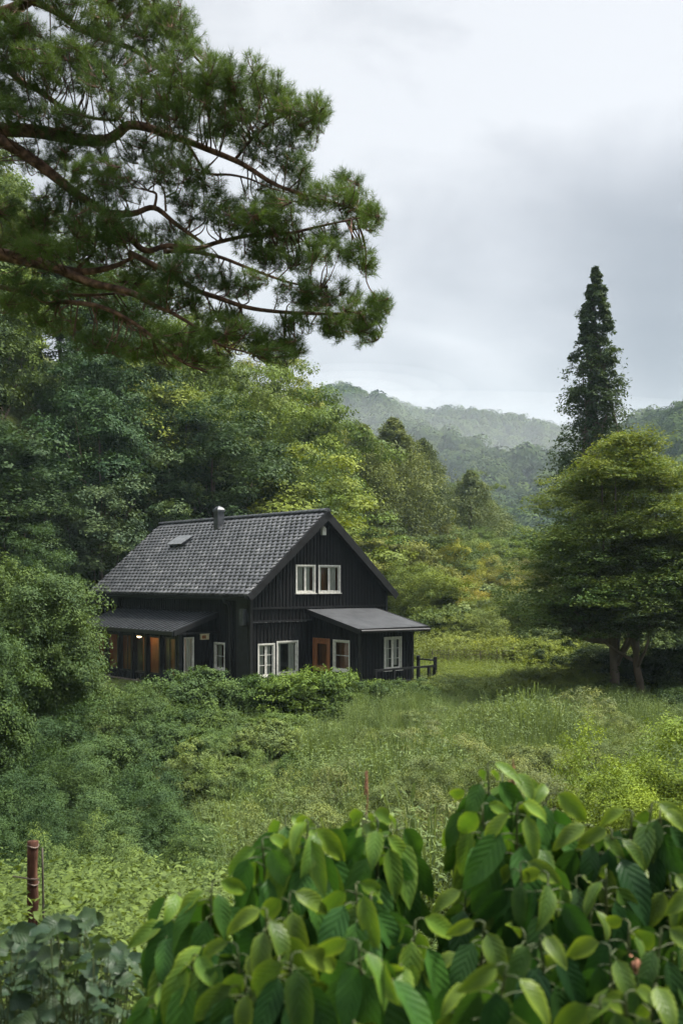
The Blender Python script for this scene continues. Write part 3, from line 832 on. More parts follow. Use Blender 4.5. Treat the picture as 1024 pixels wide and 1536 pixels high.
# side annex on the gable ----------------------------------------------------------
AX0, AX1, AY = 2.9, 5.55, -2.7
def arf(x, y, h=0.0): return (x, y, 2.92 + y / 3.0 * 0.66 + h)
b = MB(); X0, X1, Y0, Y1 = 2.55, 6.05, -3.05, -0.13
b.hexa([arf(X0, Y0, -.1), arf(X1, Y0, -.1), arf(X1, Y1, -.1), arf(X0, Y1, -.1), arf(X0, Y0), arf(X1, Y0), arf(X1, Y1), arf(X0, Y1)])
b.build('annex_roof', M['felt_roof'], house)
b = MB()
b.box(X0 - 0.02, X1 + 0.02, Y0 - 0.045, Y0 - 0.004, 2.1, 2.262); b.tube([(X0, Y0 - 0.1, 2.17), (X1, Y0 - 0.1, 2.13)], [0.055, 0.055], 8, sub=1)
for xx, s in ((X0, -1), (X1, 1)):
    xa, xb = sorted((xx + s * 0.004, xx + s * 0.04))
    b.hexa([arf(xa, Y0, -.17), arf(xb, Y0, -.17), arf(xb, Y1, -.17), arf(xa, Y1, -.17), arf(xa, Y0, .015), arf(xb, Y0, .015), arf(xb, Y1, .015), arf(xa, Y1, .015)])
b.build('annex_fascia', M['black_trim'], house)
fn_al = lambda a, o, z: (AX0 - o, a, z)
fn_af = lambda a, o, z: (a, AY - o, z)
fn_ar = lambda a, o, z: (AX1 + o, a, z)
A_L = [(-1.02, -0.12, 0.62, 1.76), (-2.12, -1.3, 0.7, 1.74)]
A_F = [(4.15, 4.93, 0.72, 1.84)]
atop = lambda y: 2.8 + y / 3.0 * 0.66
b = MB()
boards(b, AY, -0.07, -0.35, atop, A_L, fn_al, 0.16, 12)
boards(b, AX0, AX1, -0.35, lambda a: atop(AY), A_F, fn_af, 0.16, 13)
boards(b, AY, -0.07, -0.35, atop, [], fn_ar, 0.16, 14)
b.build('annex_wall', M['black_wood'], house)
b = MB(); b.box(AX0 - 0.04, AX0 + 0.06, AY - 0.06, AY + 0.04, -0.35, 2.15); b.build('annex_corner_board', M['black_trim'], house); b = MB(); b.box(AX1 - 0.06, AX1 + 0.04, AY - 0.06, AY + 0.04, -0.35, 2.15)
b.build('annex_corner_board', M['black_trim'], house)
f = window(A_L[0], fn_al, 0.0, 1, 0, 0, lining='warm_wood', depth=0.22, framemat='warm_wood', casing=0.05, rail=0.16, sill=False)
f['label'] = 'orange brown timber framed window'
window(A_L[1], fn_al, 0.0, 1, 0, 1, lining='warm_wood', depth=0.25, rail=0.045)
window(A_F[0], fn_af, 0.0, 2, 0, 2, curtain=[(0.05, 0.42, 0.0), (0.6, 0.95, 0.1)], rail=0.05)

b = MB()
b.box(AX0 - 0.1, 6.08, -3.55, -2.76, -0.12, -0.02)
for x in (2.95, 3.85, 4.75, 5.65): b.box(x - 0.04, x + 0.04, -3.52, -3.44, -0.6, 0.82)
for x, y in ((6.0, -3.48), (6.0, -2.6)): b.box(x - 0.05, x + 0.05, y - 0.05, y + 0.05, -0.6, 1.12)
b.box(2.9, 6.05, -3.505, -3.455, 0.74, 0.82); b.box(2.9, 6.05, -3.5, -3.46, 0.3, 0.36)
b.box(5.7, 6.05, -3.503, -3.457, 0.98, 1.04); b.box(5.97, 6.03, -3.45, -2.6, 0.96, 1.02)
for i in range(4):
    x = 5.72 + i * 0.075; b.box(x, x + 0.02, -3.49, -3.47, 0.0, 0.74)
for i in range(26):
    x = 2.98 + i * 0.105; b.box(x, x + 0.085, -3.47, -3.45, -0.1, 0.3)
b.build('deck_railing', M['black_trim'], house)

# ------------------------------------------------------------------ crowns shared by the trees
KIND = {}
def reg(name, gen, trunk=True, **kw):
    tk = {k[2:]: kw.pop(k) for k in list(kw) if k.startswith('t_')}
    seed = kw['seed']
    me, C = gen(**kw)
    tm_ = None
    if trunk:
        tm_ = trunk_mesh(seed + 900, C, **tk); tm_.materials.append(M['bark'])
    me.materials.append(M['gold_leaf' if name.startswith('maple') else 'leaf'])
    KIND[name] = (me, tm_)
for i in range(7):
    reg('round%d' % i, crown_round, seed=20 + i, boughs=70, sprigs=27, n_leaf=15, size=0.045, brad=0.27, flat=0.75, aspect=0.55, zr=0.47, zc=0.48, amp=0.62, zs=2.5, under=0.0, sig=0.15, t_base=-0.6)
for i in range(3):
    reg('tall%d' % i, crown_column, seed=50 + i, n=230, size=0.062, cone=2.2, brad=0.42, gap=0.08, sprigs=14, n_leaf=13, rise=1.0, zs=4.2, t_base=-0.4, t_top=0.9, t_rad=0.05)
for i in range(6):
    reg('bush%d' % i, crown_round, seed=80 + i, trunk=False, boughs=58, sprigs=24, n_leaf=17, size=0.052, brad=0.25, flat=0.75, aspect=0.55, zr=0.7, zc=0.26, zmin=-0.3, amp=0.58, under=-0.02, sig=0.15)
for i in range(4):
    reg('fine%d' % i, crown_round, seed=95 + i, trunk=False, boughs=75, sprigs=30, n_leaf=18, size=0.034, brad=0.22, flat=0.8, zr=0.7, zc=0.26, zmin=-0.3, amp=0.58, aspect=0.5, under=-0.02, sig=0.15)
for i in range(4):
    reg('lowbush%d' % i, crown_round, seed=180 + i, trunk=False, boughs=70, sprigs=20, n_leaf=16, size=0.052, brad=0.25, flat=0.75, aspect=0.55, zr=0.72, zc=0.26, zmin=-0.2, amp=0.58, under=-0.02, sig=0.15, zs=0.75)
    reg('lowfine%d' % i, crown_round, seed=190 + i, trunk=False, boughs=85, sprigs=26, n_leaf=17, size=0.034, brad=0.22, flat=0.8, aspect=0.5, zr=0.72, zc=0.26, zmin=-0.2, amp=0.58, under=-0.02, sig=0.15, zs=0.8)
for i in range(3):
    reg('highfine%d' % i, crown_round, seed=200 + i, trunk=False, boughs=150, sprigs=24, n_leaf=17, size=0.036, brad=0.25, flat=0.9, aspect=0.5, zr=0.62, zc=0.36, zmin=-0.5, amp=0.58, under=-0.02, sig=0.15, zs=2.2)
reg('umbrella', crown_layered, seed=120, tiers=6, zs=1.4, size=0.04, n_leaf=12, sprigs=16, t_base=-1.3, t_rad=0.035)
reg('maple', crown_maple, seed=131, t_base=-0.6, t_rad=0.045, t_limbs=18)
reg('maple2', crown_maple, seed=137, size=0.03, sprigs=16, n_leaf=12, gold=0.2, t_base=-0.6, t_rad=0.045, t_limbs=14)
reg('cypress', crown_column, seed=140, n=330, size=0.08, cone=1.35, brad=0.36, gap=0.2, sprigs=14, n_leaf=13, rise=1.0, zs=8.0, aspect=0.4, t_base=-0.25, t_top=0.97, t_rad=0.085, t_limbs=22)
reg('bigshrub', crown_round, seed=150, boughs=230, sprigs=36, n_leaf=17, size=0.033, brad=0.19, flat=0.85, zr=0.52, zc=0.45, zmin=-0.7, amp=0.3, zs=2.1, aspect=0.5, under=-0.2, sig=0.17, t_base=-0.3, t_limbs=14)

def tree(name, kind, x, y, h, hw_, color, rz, crown_from=0.26, base=None, bark=None):
    """root at the foot > trunk, crown"""
    cm, tmm = KIND[kind]
    zb = float(H(x, y)) if base is None else base
    root = empty(name, (x, y, zb), rz)
    hc = h * (1 - crown_from)
    for nm, me in (('trunk', tmm), ('crown', cm)):
        if me is None: continue
        o = bpy.data.objects.new(nm, me); COL.objects.link(o); o.parent = root
        o.location = (0, 0, h * crown_from); o.scale = (hw_, hw_, hc)
        if nm == 'crown': o.color = (*color, 1)
        if nm == 'trunk' and bark:
            o.material_slots[0].link = 'OBJECT'; o.material_slots[0].material = M[bark]
    return root

def shrub(kind, px, pyt, wpx, Y, color, label, group=None, name='shrub', cat='shrub', sink=0.1, zb=None):
    x = (px - 512) / FPX * Y; r = wpx / 2 / FPX * Y
    top = CZ + (HOR - pyt) / FPX * Y
    zb = float(H(x, Y)) - sink if zb is None else zb
    asp = max(0.3, top - zb) / r; i_ = int(kind[-1])
    if asp < 1.0: kind = ('lowbush%d' if kind.startswith('bush') else 'lowfine%d') % (i_ % 4)
    elif asp > 1.7: kind = 'highfine%d' % (i_ % 3)
    o = bpy.data.objects.new(name, KIND[kind][0]); COL.objects.link(o)
    o.location = (x, Y, zb); o.scale = (r, r, max(0.3, top - zb)); o.rotation_euler = (0, 0, R.uniform(0, 6.28))
    o.color = (*color, 1)
    tag(o, label, cat, group)
    return o

def tree_px(name, kind, px, pyt, wpx, Y, color, label, cat='tree', group=None, crown_from=0.26, bark=None, rz=None):
    x = (px - 512) / FPX * Y
    zb = float(H(x, Y)); h = CZ + (HOR - pyt) / FPX * Y - zb
    o = tree(name, kind, x, Y, h, wpx / 2 / FPX * Y, color, R.uniform(0, 6.28) if rz is None else rz, crown_from, bark=bark)
    return tag(o, label, cat, group)

# ------------------------------------------------------------------ the trees and shrubs one can name
DK = (0.026, 0.05, 0.024); MD = (0.045, 0.078, 0.027); LT = (0.085, 0.125, 0.036); YL = (0.15, 0.175, 0.04); BL = (0.038, 0.072, 0.04); GY = (0.06, 0.085, 0.042)

tree_px('cypress_tree', 'cypress', 893, 388, 146, 62, (0.04, 0.068, 0.03), 'tall narrow cypress rising above the maple against the cloudy sky', crown_from=0.16)
tree_px('maple_tree', 'maple', 935, 666, 372, 35, (0.066, 0.118, 0.034), 'large spreading maple with flat layered sprays and golden tips', crown_from=0.2, bark='bark')
tree_px('maple_tree', 'maple2', 1085, 735, 270, 39, (0.05, 0.076, 0.026), 'dark maple at the picture edge behind the large spreading maple', crown_from=0.2)
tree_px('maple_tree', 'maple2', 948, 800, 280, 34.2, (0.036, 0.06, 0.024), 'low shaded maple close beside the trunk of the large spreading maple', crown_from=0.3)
for px, pyt, w, Y, c, lab in [
    (590, 622, 136, 88, (0.11, 0.14, 0.06), 'tall grey green columnar tree right behind the house gable'),
    (545, 632, 118, 84, (0.12, 0.155, 0.055), 'tall columnar tree just left of the tallest grey green one behind the gable'),
    (634, 652, 100, 97, (0.06, 0.085, 0.04), 'slim dark columnar tree between two paler ones behind the gable'),
    (705, 702, 110, 108, (0.09, 0.12, 0.052), 'columnar tree standing alone at the mouth of the valley'),
    (738, 748, 84, 122, (0.09, 0.12, 0.056), 'small columnar tree behind the lone one at the valley mouth')]:
    tree_px('columnar_tree', 'tall%d' % (int(px) % 3), px, pyt, w, Y, c, lab, group='columnar trees along the foot of the hill', crown_from=0.08)
tree_px('young_tree', 'round2', 664, 790, 84, 72, (0.2, 0.22, 0.04), 'small golden green tree lit in front of the columnar trees', crown_from=0.12)
tree_px('umbrella_tree', 'umbrella', 285, 605, 215, 58, (0.055, 0.095, 0.04), 'flat topped tree with a pale leaning trunk above the roof', crown_from=0.55, bark='bark_pale')
tree_px('round_tree', 'round4', 150, 706, 215, 50, (0.062, 0.098, 0.058), 'pale blue green bushy tree behind the far end of the house roof', crown_from=0.12)
tree_px('round_tree', 'round1', 30, 735, 190, 47, (0.034, 0.062, 0.03), 'dark bushy tree beside the pale blue green one, at the picture edge', crown_from=0.12)
tree_px('round_tree', 'round5', 60, 800, 120, 42, (0.04, 0.075, 0.032), 'low bushy tree peeping over the big shrub beside the house', crown_from=0.1)
tree_px('big_shrub', 'bigshrub', 52, 846, 262, 24.5, (0.062, 0.102, 0.042), 'big rounded shrub with fine leaves hiding the end of the porch', cat='shrub', crown_from=0.04)
tree_px('big_shrub', 'bigshrub', -60, 925, 240, 20, (0.05, 0.088, 0.036), 'big dark shrub cut off by the picture edge below the house', cat='shrub', crown_from=0.04, rz=2.0)

# mid-distance garden behind the house, up to the maple
for k, px, pyt, w, Y, c, lab in [
    ('bush0', 648, 842, 128, 58, (0.12, 0.165, 0.04), 'large rounded light green bush beside the annex roof'),
    ('bush3', 592, 862, 70, 63, (0.08, 0.12, 0.036), 'small bush half hidden behind the annex roof'),
    ('bush1', 705, 872, 84, 66, (0.22, 0.21, 0.05), 'yellowish rounded bush behind the large light green bush'),
    ('bush2', 745, 848, 92, 76, (0.16, 0.175, 0.05), 'broad yellow green bush in front of the dark valley mouth'),
    ('bush4', 800, 846, 90, 80, (0.11, 0.12, 0.04), 'olive bush between the valley mouth and the maple'),
    ('bush5', 772, 882, 150, 54, (0.13, 0.175, 0.08), 'wide pale green bush above the clipped hedge'),
    ('bush0', 830, 905, 130, 50, (0.07, 0.11, 0.05), 'pale bush tucked under the edge of the maple crown'),
    ('bush2', 655, 905, 110, 52, (0.07, 0.105, 0.034), 'bush at the foot of the large light green bush'),
    ('bush3', 712, 912, 80, 50, (0.12, 0.16, 0.05), 'small light bush between the hedge and the wide pale bush'),
    ('bush0', 960, 905, 130, 48, (0.06, 0.095, 0.034), 'bush seen between the maple trunks from behind'),
    ('bush3', 1035, 895, 150, 50, (0.05, 0.085, 0.03), 'bush behind the maple at the picture edge'),
    ('bush5', 1000, 860, 130, 62, (0.075, 0.11, 0.036), 'tall bush far behind the maple trunks'),
    ('bush2', 1080, 930, 140, 42, (0.04, 0.07, 0.028), 'dark bush right of the maple, cut by the picture edge'),
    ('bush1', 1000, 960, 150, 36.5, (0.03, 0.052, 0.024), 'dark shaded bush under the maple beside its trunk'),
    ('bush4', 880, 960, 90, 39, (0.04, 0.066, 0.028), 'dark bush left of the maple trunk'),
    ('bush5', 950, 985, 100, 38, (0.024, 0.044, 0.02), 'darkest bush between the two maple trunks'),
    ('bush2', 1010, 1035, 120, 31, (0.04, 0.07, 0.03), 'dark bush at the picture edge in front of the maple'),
    ('bush3', 905, 1030, 70, 34, (0.06, 0.09, 0.034), 'small bush at the foot of the maple trunk')]:
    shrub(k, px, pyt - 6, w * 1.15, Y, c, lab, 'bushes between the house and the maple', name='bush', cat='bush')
for i, (px, pyt, w, Y) in enumerate([(640, 962, 70, 50), (690, 955, 90, 48.5), (745, 968, 90, 47), (800, 975, 95, 45), (850, 985, 90, 43), (880, 1003, 70, 41)]):
    lab = ['hedge bush nearest the annex in the low yellow green hedge', 'second bush from the annex in the low hedge', 'hedge bush above the wire fence in the low hedge', 'hedge bush just right of the wire fence', 'hedge bush second from the maple in the low hedge', 'hedge bush nearest the maple trunk'][i]
    shrub('bush%d' % (i % 6), px, pyt - 14, w * 1.2, Y, (0.16, 0.195, 0.04) if i < 3 else (0.13, 0.17, 0.036), lab, 'bushes of the low hedge behind the meadow', name='hedge_bush', cat='bush')

# shrubs right in front of the house
for k, px, pyt, w, Y, c, lab in [
    ('bush1', 452, 1004, 172, 32.2, (0.08, 0.13, 0.03), 'bright green rounded shrub under the paired gable windows'),
    ('bush0', 372, 1018, 120, 32, (0.05, 0.092, 0.03), 'rounded shrub covering the near corner of the house'),
    ('bush4', 296, 1012, 160, 31.5, (0.052, 0.09, 0.036), 'dense green shrub in front of the sun porch corner'),
    ('bush2', 566, 1012, 96, 32.4, (0.05, 0.085, 0.03), 'small dark shrub below the annex corner'),
    ('bush5', 616, 1018, 90, 32.4, (0.058, 0.096, 0.032), 'small shrub below the deck railing'),
    ('bush3', 510, 1036, 120, 31.4, (0.06, 0.1, 0.03), 'low shrub between the bright shrub and the annex'),
    ('bush2', 335, 1062, 110, 28.8, (0.06, 0.098, 0.036), 'leafy shrub below the dense one at the porch corner'),
    ('bush5', 265, 1060, 110, 28.6, (0.05, 0.088, 0.034), 'shrub on the bank below the porch corner'),
    ('bush3', 410, 1072, 120, 28.6, (0.075, 0.12, 0.036), 'fresh green shrub below the bright rounded one'),
    ('fine1', 215, 1035, 130, 29.5, (0.06, 0.1, 0.04), 'shrub below the porch balustrade next to the big shrub')]:
    shrub(k, px, pyt, w, Y, c, lab, 'shrubs in front of the house')
shrub('bush1', 1015, 1082, 280, 13.5, (0.135, 0.195, 0.032), 'vivid yellow green bush at the meadow edge, farther of the pair', 'yellow green bushes at the meadow edge', name='yellow_bush', cat='bush')
shrub('fine3', 945, 1128, 210, 11.5, (0.135, 0.195, 0.032), 'vivid yellow green bush nearer the big leaved plants', 'yellow green bushes at the meadow edge', name='yellow_bush', cat='bush')

mead = [(640, 1062, 120, 29), (740, 1068, 130, 27), (840, 1058, 140, 28), (930, 1065, 120, 26), (560, 1090, 130, 25), (680, 1098, 140, 23), (800, 1098, 150, 22), (900, 1105, 130, 20), (500, 1130, 140, 21), (610, 1135, 150, 19), (735, 1140, 150, 18), (840, 1150, 140, 16.5), (470, 1180, 150, 17), (560, 1185, 160, 16), (660, 1200, 160, 14.5), (440, 1225, 150, 14)]
for i, (px, pyt, w, Y, wh_) in enumerate([(705, 1010, 140, 36, 'close to the wire fence'), (790, 1004, 150, 36.5, 'between the wire fence and the maple'), (862, 1008, 130, 35, 'left of the maple trunk'), (650, 1042, 80, 33.3, 'right of the deck railing'), (940, 1040, 110, 32, 'in the shade of the maple')]):
    shrub('fine%d' % (i % 4), px, pyt, w, Y, (0.115, 0.155, 0.055), 'leafy mound at the back of the meadow %s' % wh_, 'leafy mounds at the back of the meadow')
for i, (px, pyt, w, Y) in enumerate(mead):
    where = ['below the deck railing', 'in the middle of the far edge', 'facing the maple trunk', 'nearest the shaded bushes', 'below the small annex shrubs', 'behind the middle mound', 'below the far edge mounds', 'behind the yellow green bushes', 'below the bright house shrub', 'in the very middle', 'behind the reddish flower tuft', 'just left of the yellow green bushes', 'bordering the green slope shrubs', 'behind the red flower spike', 'behind the gap in the leafy plants', 'nearest the pale drooping plant'][i]
    shrub('fine%d' % (i % 4), px, pyt, w, Y, [(0.11, 0.145, 0.062), (0.1, 0.135, 0.055), (0.13, 0.16, 0.078)][i % 3], 'pale willowy mound in the meadow %s' % where, 'pale willowy mounds in the meadow')

# overgrown slope below the house: single shrubs, darker to the side of the big shrub
slope = [(150, 1085, 190, 25), (60, 1070, 200, 22), (-30, 1080, 180, 20.5), (240, 1080, 150, 26.5), (330, 1085, 140, 27.5), (410, 1095, 130, 27),
         (110, 1130, 190, 19.5), (205, 1135, 170, 21), (290, 1125, 150, 23), (370, 1140, 140, 22.5), (450, 1120, 120, 25), (20, 1150, 190, 17.5),
         (150, 1185, 190, 16.5), (245, 1190, 170, 17.5), (335, 1180, 150, 19.5), (420, 1175, 140, 21), (60, 1205, 180, 14.8), (-40, 1215, 170, 14),
         (190, 1240, 160, 14.4), (290, 1235, 150, 15.6), (380, 1225, 150, 17), (120, 1265, 150, 12.8), (330, 1275, 140, 13.6)]
words_ = ['behind', 'below']
for i, (px, pyt, w, Y) in enumerate(slope):
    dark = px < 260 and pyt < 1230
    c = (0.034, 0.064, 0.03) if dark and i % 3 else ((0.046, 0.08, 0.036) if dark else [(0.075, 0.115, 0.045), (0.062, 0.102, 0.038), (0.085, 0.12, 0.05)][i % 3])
    kind = ['fine0', 'bush0', 'fine1', 'bush2', 'fine3', 'bush4', 'fine2'][i % 7]
    nm = ('deep green' if dark and i % 3 else 'dull green' if dark else ['light green', 'mid green', 'pale green'][i % 3])
    band = 'top' if pyt < 1100 else 'upper' if pyt < 1145 else 'middle' if pyt < 1200 else 'lower' if pyt < 1250 else 'lowest'
    side = ('beneath the big shrubs' if px < 100 else 'under the porch' if px < 230 else 'in line with the house corner' if px < 360 else 'next to the pale meadow')
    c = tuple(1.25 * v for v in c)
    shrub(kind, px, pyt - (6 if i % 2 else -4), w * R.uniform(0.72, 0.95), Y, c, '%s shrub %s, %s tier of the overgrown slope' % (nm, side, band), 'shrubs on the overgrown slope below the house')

# ------------------------------------------------------------------ forested hillside: every tree its own object
SIL_X = [-400, 0, 150, 250, 330, 400, 450, 500, 530, 560, 600, 650, 700, 750, 800, 880]
SIL_Y = [60, 190, 300, 395, 470, 520, 545, 588, 612, 642, 668, 700, 726, 760, 796, 835]
cov = np.zeros((160, 130), bool)        # coarse picture grid, front to back: which trees show at all
def shows(px, pyt, wpx, hpx, mark=True):
    i0 = int((pyt) / 10); i1 = int((pyt + hpx) / 10); n = new = 0
    for i in range(max(i0, 0), min(i1, 159) + 1):
        for j in range(int((px - wpx / 2) / 10) + 13, int((px + wpx / 2) / 10) + 14):
            if 0 <= j < 130:
                e = ((j - 13) * 10 + 5 - px) / (wpx / 2); f = ((i * 10 + 5) - pyt - hpx / 2) / (hpx / 2)
                if e * e + f * f < 0.9:
                    n += 1
                    if not cov[i, j]: new += 1
                    if mark: cov[i, j] = True
    return new
cand = []
rf = np.random.RandomState(5)
for y in np.arange(46, 205, 4.6):
    st = 5.2 if y < 110 else 7.0
    fx_ = float(np.interp(y, FOOT_Y, FOOT_X))
    for x in np.arange(fx_ + 1, fx_ - 75, -st):
        cand.append((x + rf.uniform(-1.9, 1.9), y + rf.uniform(-1.9, 1.9)))
cand.sort(key=lambda p: p[1])
forest = []
for x, y in cand:
    d = hill_d(x, y)
    if d < -1.5: continue
    if y < 56 and (x > -14.5 and y < 53): continue
    zb = float(H(x, y)); h = rf.uniform(9.5, 14.5) * (1.0 if d > 6 else 0.85); hwid = rf.uniform(3.4, 5.0)
    px = 512 + x / y * FPX
    if px < -130 or px > 900: continue
    sil = float(np.interp(px, SIL_X, SIL_Y)) + rf.uniform(-4, 16)
    pyt = HOR - (zb + h - CZ) / y * FPX
    if pyt < sil:
        h2 = CZ + (HOR - sil) / FPX * y - zb
        if h2 < 6.5: continue
        hwid *= max(0.72, h2 / h); h = h2; pyt = sil
    lim = 765 if 512 < px < 665 and y < 101 else 795 if 665 <= px < 775 and y < 126 else 0
    if lim and pyt < lim:
        h = CZ + (HOR - lim - rf.uniform(0, 15)) / FPX * y - zb; pyt = lim
        if h < 4.5: continue
        hwid = min(hwid, h * 0.42)
    wp = 2 * hwid / y * FPX; hp = h * 0.9 / y * FPX
    new = shows(px, pyt, wp, hp)
    if new < 5: continue
    forest.append((x, y, h, hwid, px, pyt + hp * 0.3, new))
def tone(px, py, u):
    """crown tint by zone: left-side shade put into the colour, lighter greens towards the valley"""
    if px < 230 and py > 430: return ('dark bluish', DK) if u < 0.55 else ('deep green', (0.03, 0.058, 0.028)) if u < 0.8 else ('mid green', MD)  # these darker crowns carry the hillside's shade in their colour
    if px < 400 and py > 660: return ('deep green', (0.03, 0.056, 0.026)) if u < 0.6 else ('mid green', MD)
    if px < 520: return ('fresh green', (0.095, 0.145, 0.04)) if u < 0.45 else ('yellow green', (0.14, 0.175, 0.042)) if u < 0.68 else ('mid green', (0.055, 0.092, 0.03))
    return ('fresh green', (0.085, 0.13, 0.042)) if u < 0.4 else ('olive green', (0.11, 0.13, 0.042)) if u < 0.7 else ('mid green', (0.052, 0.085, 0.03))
zones = {}
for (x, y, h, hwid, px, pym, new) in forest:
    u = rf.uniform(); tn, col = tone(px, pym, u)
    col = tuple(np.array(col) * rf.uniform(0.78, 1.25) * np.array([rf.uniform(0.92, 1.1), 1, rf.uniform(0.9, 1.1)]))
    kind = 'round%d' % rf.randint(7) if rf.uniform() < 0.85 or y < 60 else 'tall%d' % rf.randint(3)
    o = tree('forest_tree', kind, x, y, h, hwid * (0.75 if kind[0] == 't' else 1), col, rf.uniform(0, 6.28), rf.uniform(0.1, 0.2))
    zx = ('by the frame edge' if px < 110 else 'left of the roof' if px < 240 else 'above the skylight' if px < 330 else 'above the chimney' if px < 400 else 'above the roof ridge' if px < 490 else 'behind the gable peak' if px < 580 else 'over the annex' if px < 690 else 'near the valley mouth')
    zy = 'under the pine' if pym < 480 else 'high on the hillside' if pym < 570 else 'halfway up the hillside' if pym < 660 else 'low on the hillside' if pym < 760 else 'at the foot of the hillside'
    zones.setdefault((tn, zy, zx), []).append((px, o))
ORD = ['leftmost', 'second from left', 'third from left', 'fourth from left', 'fifth from left', 'sixth from left', 'seventh from left', 'eighth from left', 'ninth from left', 'tenth from left']
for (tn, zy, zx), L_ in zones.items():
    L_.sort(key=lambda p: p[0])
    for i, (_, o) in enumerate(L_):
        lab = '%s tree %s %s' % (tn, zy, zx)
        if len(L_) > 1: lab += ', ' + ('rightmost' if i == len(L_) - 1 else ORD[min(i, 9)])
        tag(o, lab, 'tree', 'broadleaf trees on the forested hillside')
print('forest trees', len(forest))
# forest edge shrubs behind the house
for i, (px, pyt, w, Y) in enumerate([(250, 745, 130, 56), (330, 738, 120, 60), (400, 742, 120, 64), (470, 748, 110, 68), (540, 800, 90, 66), (585, 815, 80, 70), (200, 790, 120, 52), (620, 825, 80, 76), (700, 800, 80, 98), (750, 800, 70, 115), (790, 822, 70, 120)]):
    where = ['left of the chimney', 'behind the chimney', 'behind the roof ridge', 'behind the gable peak', 'right of the gable peak', 'above the annex roof', 'behind the far end of the roof', 'beside the golden green tree', 'beneath the lone columnar tree', 'at the valley mouth', 'at the valley mouth beside the maple'][i]
    shrub('bush%d' % (i % 6), px, pyt, w, Y, [(0.04, 0.07, 0.028), (0.05, 0.088, 0.03), (0.034, 0.06, 0.026)][i % 3], 'forest edge shrub %s' % where, 'shrubs along the forest edge')

# ------------------------------------------------------------------ weeds, uncountable: stuff
def weed_clump(seed, stems=12, per=15, height=1.2, spread=0.42, leaf=0.065, aspect=0.26):
    rng = np.random.RandomState(seed); P = []; Nn = []; A = []
    for s in range(stems):
        a = rng.uniform(0, 6.28); q = rng.uniform(0, spread); hh = height * rng.uniform(0.6, 1.05); lean = rng.uniform(0.05, 0.3)
        for k in range(per):
            t = 0.15 + 0.85 * (k + rng.uniform()) / per
            r = q + lean * t * t
            ph = rng.uniform(0, 6.28)
            out = np.array([math.cos(ph), math.sin(ph), 0])
            P.append(np.array([r * math.cos(a), r * math.sin(a), hh * t]) + out * leaf * 0.45)
            A.append(out + np.array([0, 0, rng.uniform(-0.1, 0.8)])); Nn.append(np.array([0, 0, 1.0]) + rng.normal(size=3) * 0.45)
    P = np.array(P); return leaves(rng, P, unit(np.array(Nn)), leaf, aspect, axis=np.array(A)).reshape(len(P), 4, 3)

def scatter(name, label, pts, clumps, scales, color, material, seed, kind='stuff'):
    rng = np.random.RandomState(seed); V = []; T = []
    n = len(pts)
    for q, c in enumerate(clumps):
        m = np.arange(n) % len(clumps) == q; k = m.sum()
        th = rng.uniform(0, 6.28, k); co, si = np.cos(th)[:, None, None], np.sin(th)[:, None, None]
        P = np.empty((k,) + c.shape)
        P[..., 0] = c[None, ..., 0] * co - c[None, ..., 1] * si; P[..., 1] = c[None, ..., 0] * si + c[None, ..., 1] * co; P[..., 2] = c[None, ..., 2]
        P *= scales[m][:, None, None, None]
        P += pts[m][:, None, None]
        V.append(P.reshape(-1, 3))
        T.append(np.clip(rng.uniform(0, 0.75, (k, 1)) + rng.uniform(0, 0.35, (k, c.shape[0])), 0, 1).ravel())
    o = link(name, np_mesh(name, np.vstack(V), 4, {'tint': np.concatenate(T)}), M[material]); o.color = (*color, 1)
    tag(o, label, None, kind=kind)
    return o

def in_house(x, y):
    lx = (x - HO[0]) * 0.753 + (y - HO[1]) * 0.658; ly = -(x - HO[0]) * 0.658 + (y - HO[1]) * 0.753
    return ((lx > -2.1) & (lx < 7.6) & (ly > -0.3) & (ly < 12)) | ((lx > 2.5) & (lx < 7.6) & (ly > -3.8) & (ly < 0.2))

rw = np.random.RandomState(41)
def grass_clump(seed, n=46, height=1.1):
    rng = np.random.RandomState(seed); a = rng.uniform(0, 6.28, n); q = rng.uniform(0, 0.28, n); hh = height * rng.uniform(0.5, 1.15, n)
    V = []
    for k in range(n):
        o_ = np.array([math.cos(a[k]), math.sin(a[k]), 0]); s_ = np.array([-o_[1], o_[0], 0]) * 0.008
        p0 = o_ * q[k]; p1 = p0 + o_ * 0.06 + np.array([0, 0, hh[k] * 0.6]); p2 = p0 + o_ * 0.2 + np.array([0, 0, hh[k]])
        V += [[p0 - s_, p0 + s_, p1 + s_, p1 - s_], [p1 - s_, p1 + s_, p2 + s_ * 0.2, p2 - s_ * 0.2]]
        if k % 4 == 0:
            for j in range(4):
                t = p2 + np.array([0, 0, 0.03 * j]) + o_ * 0.012 * j; V.append([t - s_ * 1.6, t + np.array([0, 0, -0.02]), t + s_ * 1.6, t + np.array([0, 0, 0.03])])
    return np.array(V)
clA = [weed_clump(400 + i, 13, 14, 1.25, 0.4, 0.078, 0.28) for i in range(5)] + [grass_clump(410 + i) for i in range(2)]
def field(n, pf, y0, y1, power=1.0):
    y = y0 + (y1 - y0) * rw.uniform(0, 1, n) ** power
    lo, hi = np.array([pf(v) for v in y]).T
    px = lo + (hi - lo) * rw.uniform(0, 1, n); x = (px - 512) / FPX * y
    k = ~in_house(x, y)
    x, y = x[k], y[k]
    return np.stack([x, y, H(x, y) - 0.05], 1)
pts = field(4200, lambda y: (float(np.interp(y, [11, 16, 22, 30, 36], [330, 340, 420, 520, 620])), float(np.interp(y, [11, 20, 30, 36], [1150, 1120, 1060, 930]))), 10.5, 35.5, 0.85)
big = 0.85 + 0.5 * np.sin(pts[:, 0] * 0.9 + 0.4) * np.sin(pts[:, 1] * 0.62 + 1.0)
